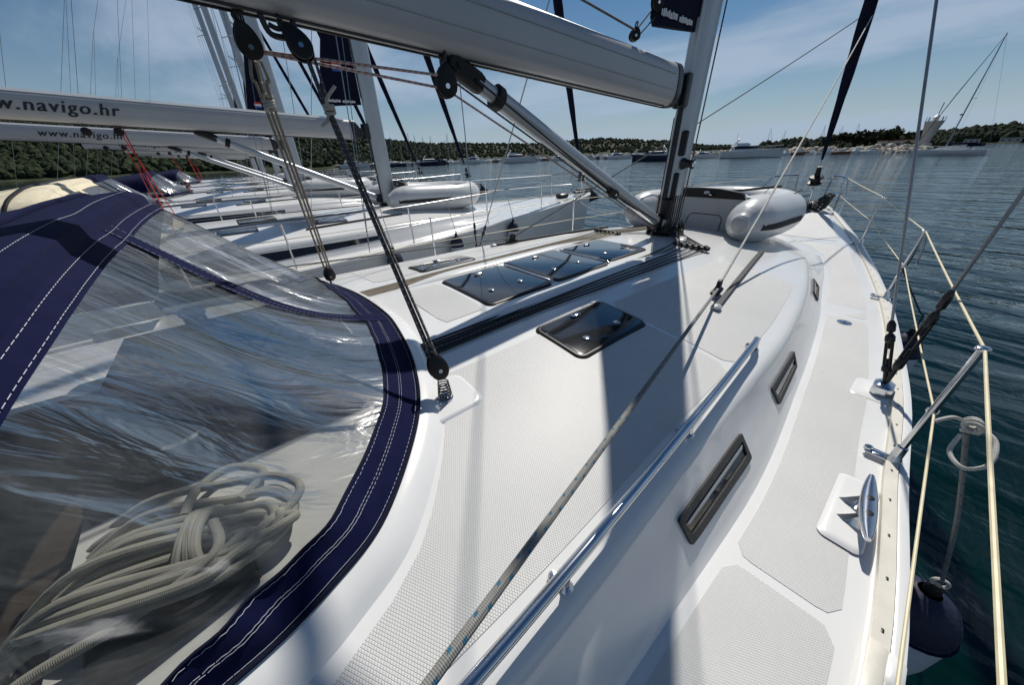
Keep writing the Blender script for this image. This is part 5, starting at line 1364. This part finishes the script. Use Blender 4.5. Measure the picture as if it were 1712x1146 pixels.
# ------------------------------------------------------------------ far boats (local x along the hull)
def motor_yacht(L, hull, label, group=None, fly=True):
    root = thing('motor_yacht', (0, 0, 0), label, 'motor yacht', group); B = L*.26; H = L*.115; rings = []
    for t in np.linspace(0, 1, 14):
        x = (t-.45)*L; b = B/2*(1-.12*(1-t)*.5) if t < .5 else B/2*max(.02, 1-((t-.5)/.5)**2.2); sh = H*(1+.45*max(0, t-.3)**1.3)
        x2 = x+.06*L*max(0, t-.8)/.2
        st = [Vector((x2, -b, sh)), Vector((x, -b*.98, sh*.7)), Vector((x, -b*.8, .1)), Vector((x-.02*L*t, 0, -.5))]
        rings.append(st+[Vector((p.x, -p.y, p.z)) for p in st[:-1]][::-1])
    mb = MB().loft(rings, closed=False, flip=True); n = len(rings[0])
    mb.f.append(list(range(n))); mb.uv.append([(0, 0)]*n)
    mb.grid([[r_[0]-Vector((0, 0, .08)), r_[-1]-Vector((0, 0, .08))] for r_ in rings], flip=True)
    mb.build('hull', M[hull], root, ang=25)
    def house(name, x0, x1, w0, z0, h, mat, rake0, rake1):
        MB().loft([[Vector((lerp(x0, x1, 0)+rake0*z, -w0*(1-.25*z), z0+h*z)), Vector((x1-rake1*z, -w0*.75*(1-.25*z), z0+h*z)), Vector((x1-rake1*z, w0*.75*(1-.25*z), z0+h*z)), Vector((x0+rake0*z, w0*(1-.25*z), z0+h*z))] for z in (0, 1)], caps=True, flip=False).build(name, M[mat], root, smooth=False)
    house('cabin', -.28*L, .24*L, B*.40, H*1.02, L*.035, 'white', 0, .02*L); house('window_band', -.25*L, .235*L, B*.395, H*1.02+L*.034, L*.042, 'darkglass', .01*L, .10*L)
    house('cabin_roof', -.30*L, .14*L, B*.38, H*1.02+L*.075, L*.016, 'white', 0, .02*L)
    if fly: house('flybridge', -.22*L, .02*L, B*.30, H*1.02+L*.09, L*.035, 'white', .0, .05*L)
    ar = MB(); ht = H*1.02+L*.09
    for s in (-1, 1): ar.tube([(-.30*L, s*B*.36, H), (-.24*L, s*B*.33, ht+L*.03), (-.20*L, s*B*.24, ht+L*.075)], L*.008, 6)
    ar.tube([(-.20*L, -B*.24, ht+L*.075), (-.20*L, B*.24, ht+L*.075)], L*.009, 6); ar.build('radar_arch', M['white'], root)
    MB().lathe([(.0, 0), (L*.02, .005*L), (L*.02, .02*L), (0, .03*L)], (-.20*L, 0, ht+L*.08), n=10).build('radome', M['white'], root)
    MB().tube([(-.22*L, .1*B, ht+L*.08), (-.24*L, .1*B, ht+L*.20)], L*.002, 4).build('aerial', M['dark'], root)
    rl = MB(); sh = lambda t: H*(1+.45*max(0, t-.3)**1.3)
    pts = [[Vector(((t-.45)*L, s*(B/2*max(.05, 1-((max(t, .5)-.5)/.5)**2.2))*.93, sh(t)+L*.045)) for t in np.linspace(.5, .98, 8)] for s in (-1, 1)]
    for p in pts: rl.tube(p, L*.0018, 4)
    rl.build('bow_rail', M['steel'], root)
    return root
def put(o, px, d, ang, sc=1.0):
    """ang: heading relative to the line of sight, 90 = bow to the right of the picture"""
    p = place(px, d); o.location = p; o.rotation_euler = (0, 0, math.atan2(p.y, p.x)-R(ang)); o.scale = (sc, sc, sc)
def copy_any(o, label, group=None):
    c = copy_tree(o, (0, 0, 0), label, group); return c
my = motor_yacht(15.5, 'white', 'large white motor yacht with radar arch on the open water')
put(my, 1252, 142, 82, 1.08)
my2 = motor_yacht(13, 'navyhull', 'dark hulled motor yacht moored across the bay beyond the mast', fly=False); put(my2, 1095, 128, -70)
group = 'motor yachts along the far quay'
for px, d, a, sc, src, lab in ((865, 168, 80, 1.0, my, 'big white motor yacht in front of the far quay'), (788, 182, -60, .8, my, 'white motor yacht beside the big one at the far quay'), (720, 176, 75, .95, my2, 'dark motor yacht at the far quay below the bare masts'), (935, 180, 60, .6, my, 'small white motor boat at the quay end'),
                               (1180, 152, 100, .55, my, 'small white motor boat astern of the large motor yacht'), (590, 185, 80, .8, my, 'white motor yacht partly behind the neighbouring mast'), (660, 178, 70, .7, my2, 'dark motor boat beside the neighbouring mast'), (1035, 186, 85, .7, my, 'white motor boat below the far ridge'), (985, 188, -80, .5, my, 'little white motor boat beside the sloping vang')):
    put(copy_any(src, lab, group), px, d, a, sc)
def far_sail(L, label, hull='white', group=None, detail=True, mk=1.32):
    root = thing('sailing_boat', (0, 0, 0), label, 'sailing boat', group); B = L*.29; H = L*.085; rings = []
    for t in np.linspace(0, 1, 12):
        x = (t-.5)*L; b = B/2*max(.02, math.sin(math.pi*min(.5, .32+t*.0))*(1 if t < .45 else 1-((t-.45)/.55)**2)) * (.8+.2*min(1, t/.3)); sh = H*(1+.3*max(0, t-.4))
        st = [Vector((x+.04*L*max(0, t-.8)/.2, -b, sh)), Vector((x, -b*.95, sh*.5)), Vector((x, -b*.7, 0)), Vector((x, 0, -.5))]
        rings.append(st+[Vector((p.x, -p.y, p.z)) for p in st[:-1]][::-1])
    mb = MB().loft(rings, closed=False, flip=True); n = len(rings[0]); mb.f.append(list(range(n))); mb.uv.append([(0, 0)]*n)
    mb.grid([[r_[0]-Vector((0, 0, .05)), r_[-1]-Vector((0, 0, .05))] for r_ in rings], flip=True); mb.build('hull', M[hull], root, ang=25)
    MB().loft([[Vector((-.28*L+.02*L*z, -B*.3, H+.05*L*z)), Vector((.2*L-.07*L*z, -B*.22, H*1.05+.045*L*z)), Vector((.2*L-.07*L*z, B*.22, H*1.05+.045*L*z)), Vector((-.28*L+.02*L*z, B*.3, H+.05*L*z))] for z in (0, 1)], caps=True).build('cabin', M['white'], root, smooth=False)
    mh = L*mk; MB().tube([(.06*L, 0, H), (.06*L, 0, mh)], [L*.010, L*.007], 8).build('mast', M['grey'], root)
    MB().tube([(.05*L, 0, H+.10*L), (-.30*L, 0, H+.10*L)], L*.016, 8).build('boom', M['canvasd'], root)
    MB().tube([(.50*L, 0, H*1.25), (.28*L, 0, mh*.55), (.07*L, 0, mh*.97)], [L*.003, L*.0075, L*.003], 6).build('furled_foresail', M['canvasd'], root)
    st = MB(); st.tube([(-.48*L, 0, H), (.06*L, 0, mh)], L*.0012, 4); st.build('backstay', M['wire'], root)
    for s in (-1, 1):
        MB().tube([(.04*L, s*B*.45, H), (.04*L, s*B*.30, mh*.5), (.06*L, 0, mh*.95)], L*.0012, 4).build('shroud', M['wire'], root)
        MB().tube([(.06*L, 0, mh*.5), (.03*L, s*B*.32, mh*.505)], L*.003, 4).build('spreader', M['grey'], root)
    if detail:
        MB().box((-.30*L, 0, H+.075*L), (.16*L, B*.55, .05*L)).build('sprayhood', M['canvasd'], root, smooth=False)
        MB().lathe([(0, 0), (L*.02, .005*L), (L*.02, .02*L), (0, .03*L)], (.085*L, 0, mh*.36), n=10).build('radar', M['dark'], root)
        r_ = MB()
        for s in (-1, 1): r_.tube([(.40*L, s*B*.16, H*1.25), (.43*L, s*B*.12, H*1.25+.055*L), (.52*L, 0, H*1.3+.06*L)], L*.002, 4); r_.tube([(-.48*L, s*B*.35, H+.05*L), (-.2*L, s*B*.47, H+.05*L), (.42*L, s*B*.14, H*1.3+.05*L)], L*.001, 4)
        r_.build('rails', M['steel'], root)
    return root
lone = far_sail(11.8, 'lone white sailing boat with dark rigging under way past the tower', mk=1.72); put(lone, 1594, 126, -70)
# mast height as seen: scale so that the truck reaches the photo's height
g = np.random.default_rng(12); fsrc = far_sail(11, 'small white sailing boat among the bare masts of the far marina', group='sailing boats in the far marina', detail=False)
pxs = [652, 660, 672, 684, 690, 697, 706, 712, 722, 728, 736, 745, 752, 760, 770, 781, 540, 560, 520, 575, 500, 620, 606, 480, 1278, 1306, 1395, 1420, 1366]
for k, px in enumerate(pxs):
    o = fsrc if k == 0 else copy_any(fsrc, fsrc['label'], fsrc['group'])
    if px > 1200: o['label'] = 'small sailing boat with a bare mast behind the breakwater'; o['group'] = 'sailing boats behind the breakwater'
    put(o, px, g.uniform(205, 260), g.choice([60, -60, 30, 120, -30])+g.uniform(-10, 10), g.uniform(.75, 1.1) if px < 1200 else .7)
# little boats crowded along the quay
def small_boat(label, hull, group):
    root = thing('small_boat', (0, 0, 0), label, 'boat', group); L = 6.; rings = []
    for t in np.linspace(0, 1, 7):
        b = 1.05*(1 if t < .5 else 1-((t-.5)/.5)**2*.97); x = (t-.5)*L
        rings.append([Vector((x, -b, .8+.3*t)), Vector((x, -b*.8, 0)), Vector((x, 0, -.2)), Vector((x, b*.8, 0)), Vector((x, b, .8+.3*t))])
    mb = MB().loft(rings, closed=False, flip=True); mb.f.append(list(range(5))); mb.uv.append([(0, 0)]*5); mb.grid([[r_[0]-Vector((0, 0, .1)), r_[-1]-Vector((0, 0, .1))] for r_ in rings], flip=True)
    mb.build('hull', M[hull], root, ang=25)
    MB().loft([[Vector((-.8+.1*z, -.7, .9+.9*z)), Vector((1.0-.5*z, -.6, .9+.9*z)), Vector((1.0-.5*z, .6, .9+.9*z)), Vector((-.8+.1*z, .7, .9+.9*z))] for z in (0, 1)], caps=True).build('cuddy', M['white'], root, smooth=False)
    MB().box((.1, 0, 1.5), (1.2, 1.24, .32)).build('windscreen', M['darkglass'], root, smooth=False)
    return root
sb = [small_boat('little white boat moored at the far stone quay', 'white', 'little white boats at the quay'), small_boat('little brown hulled boat moored at the far stone quay', 'rust', 'little brown boats at the quay')]
for k in range(46):
    px = 640+k*10.6+g.uniform(-4, 4); src = sb[1] if k % 4 == 2 else sb[0]
    o = src if k in (0, 2) else copy_any(src, src['label'], src['group'])
    put(o, px, g.uniform(188, 194.5), g.choice([0, 180, 20, 90])+g.uniform(-15, 15), g.uniform(.8, 1.3))
for k, px in enumerate((1318, 1340, 1362, 1388, 1412, 1436, 1462)):
    o = copy_any(sb[k % 3 == 1], 'little boat moored in front of the pale boulders', 'little boats along the breakwater'); put(o, px, g.uniform(163, 168), 90+g.uniform(-30, 30), g.uniform(.7, 1.0))
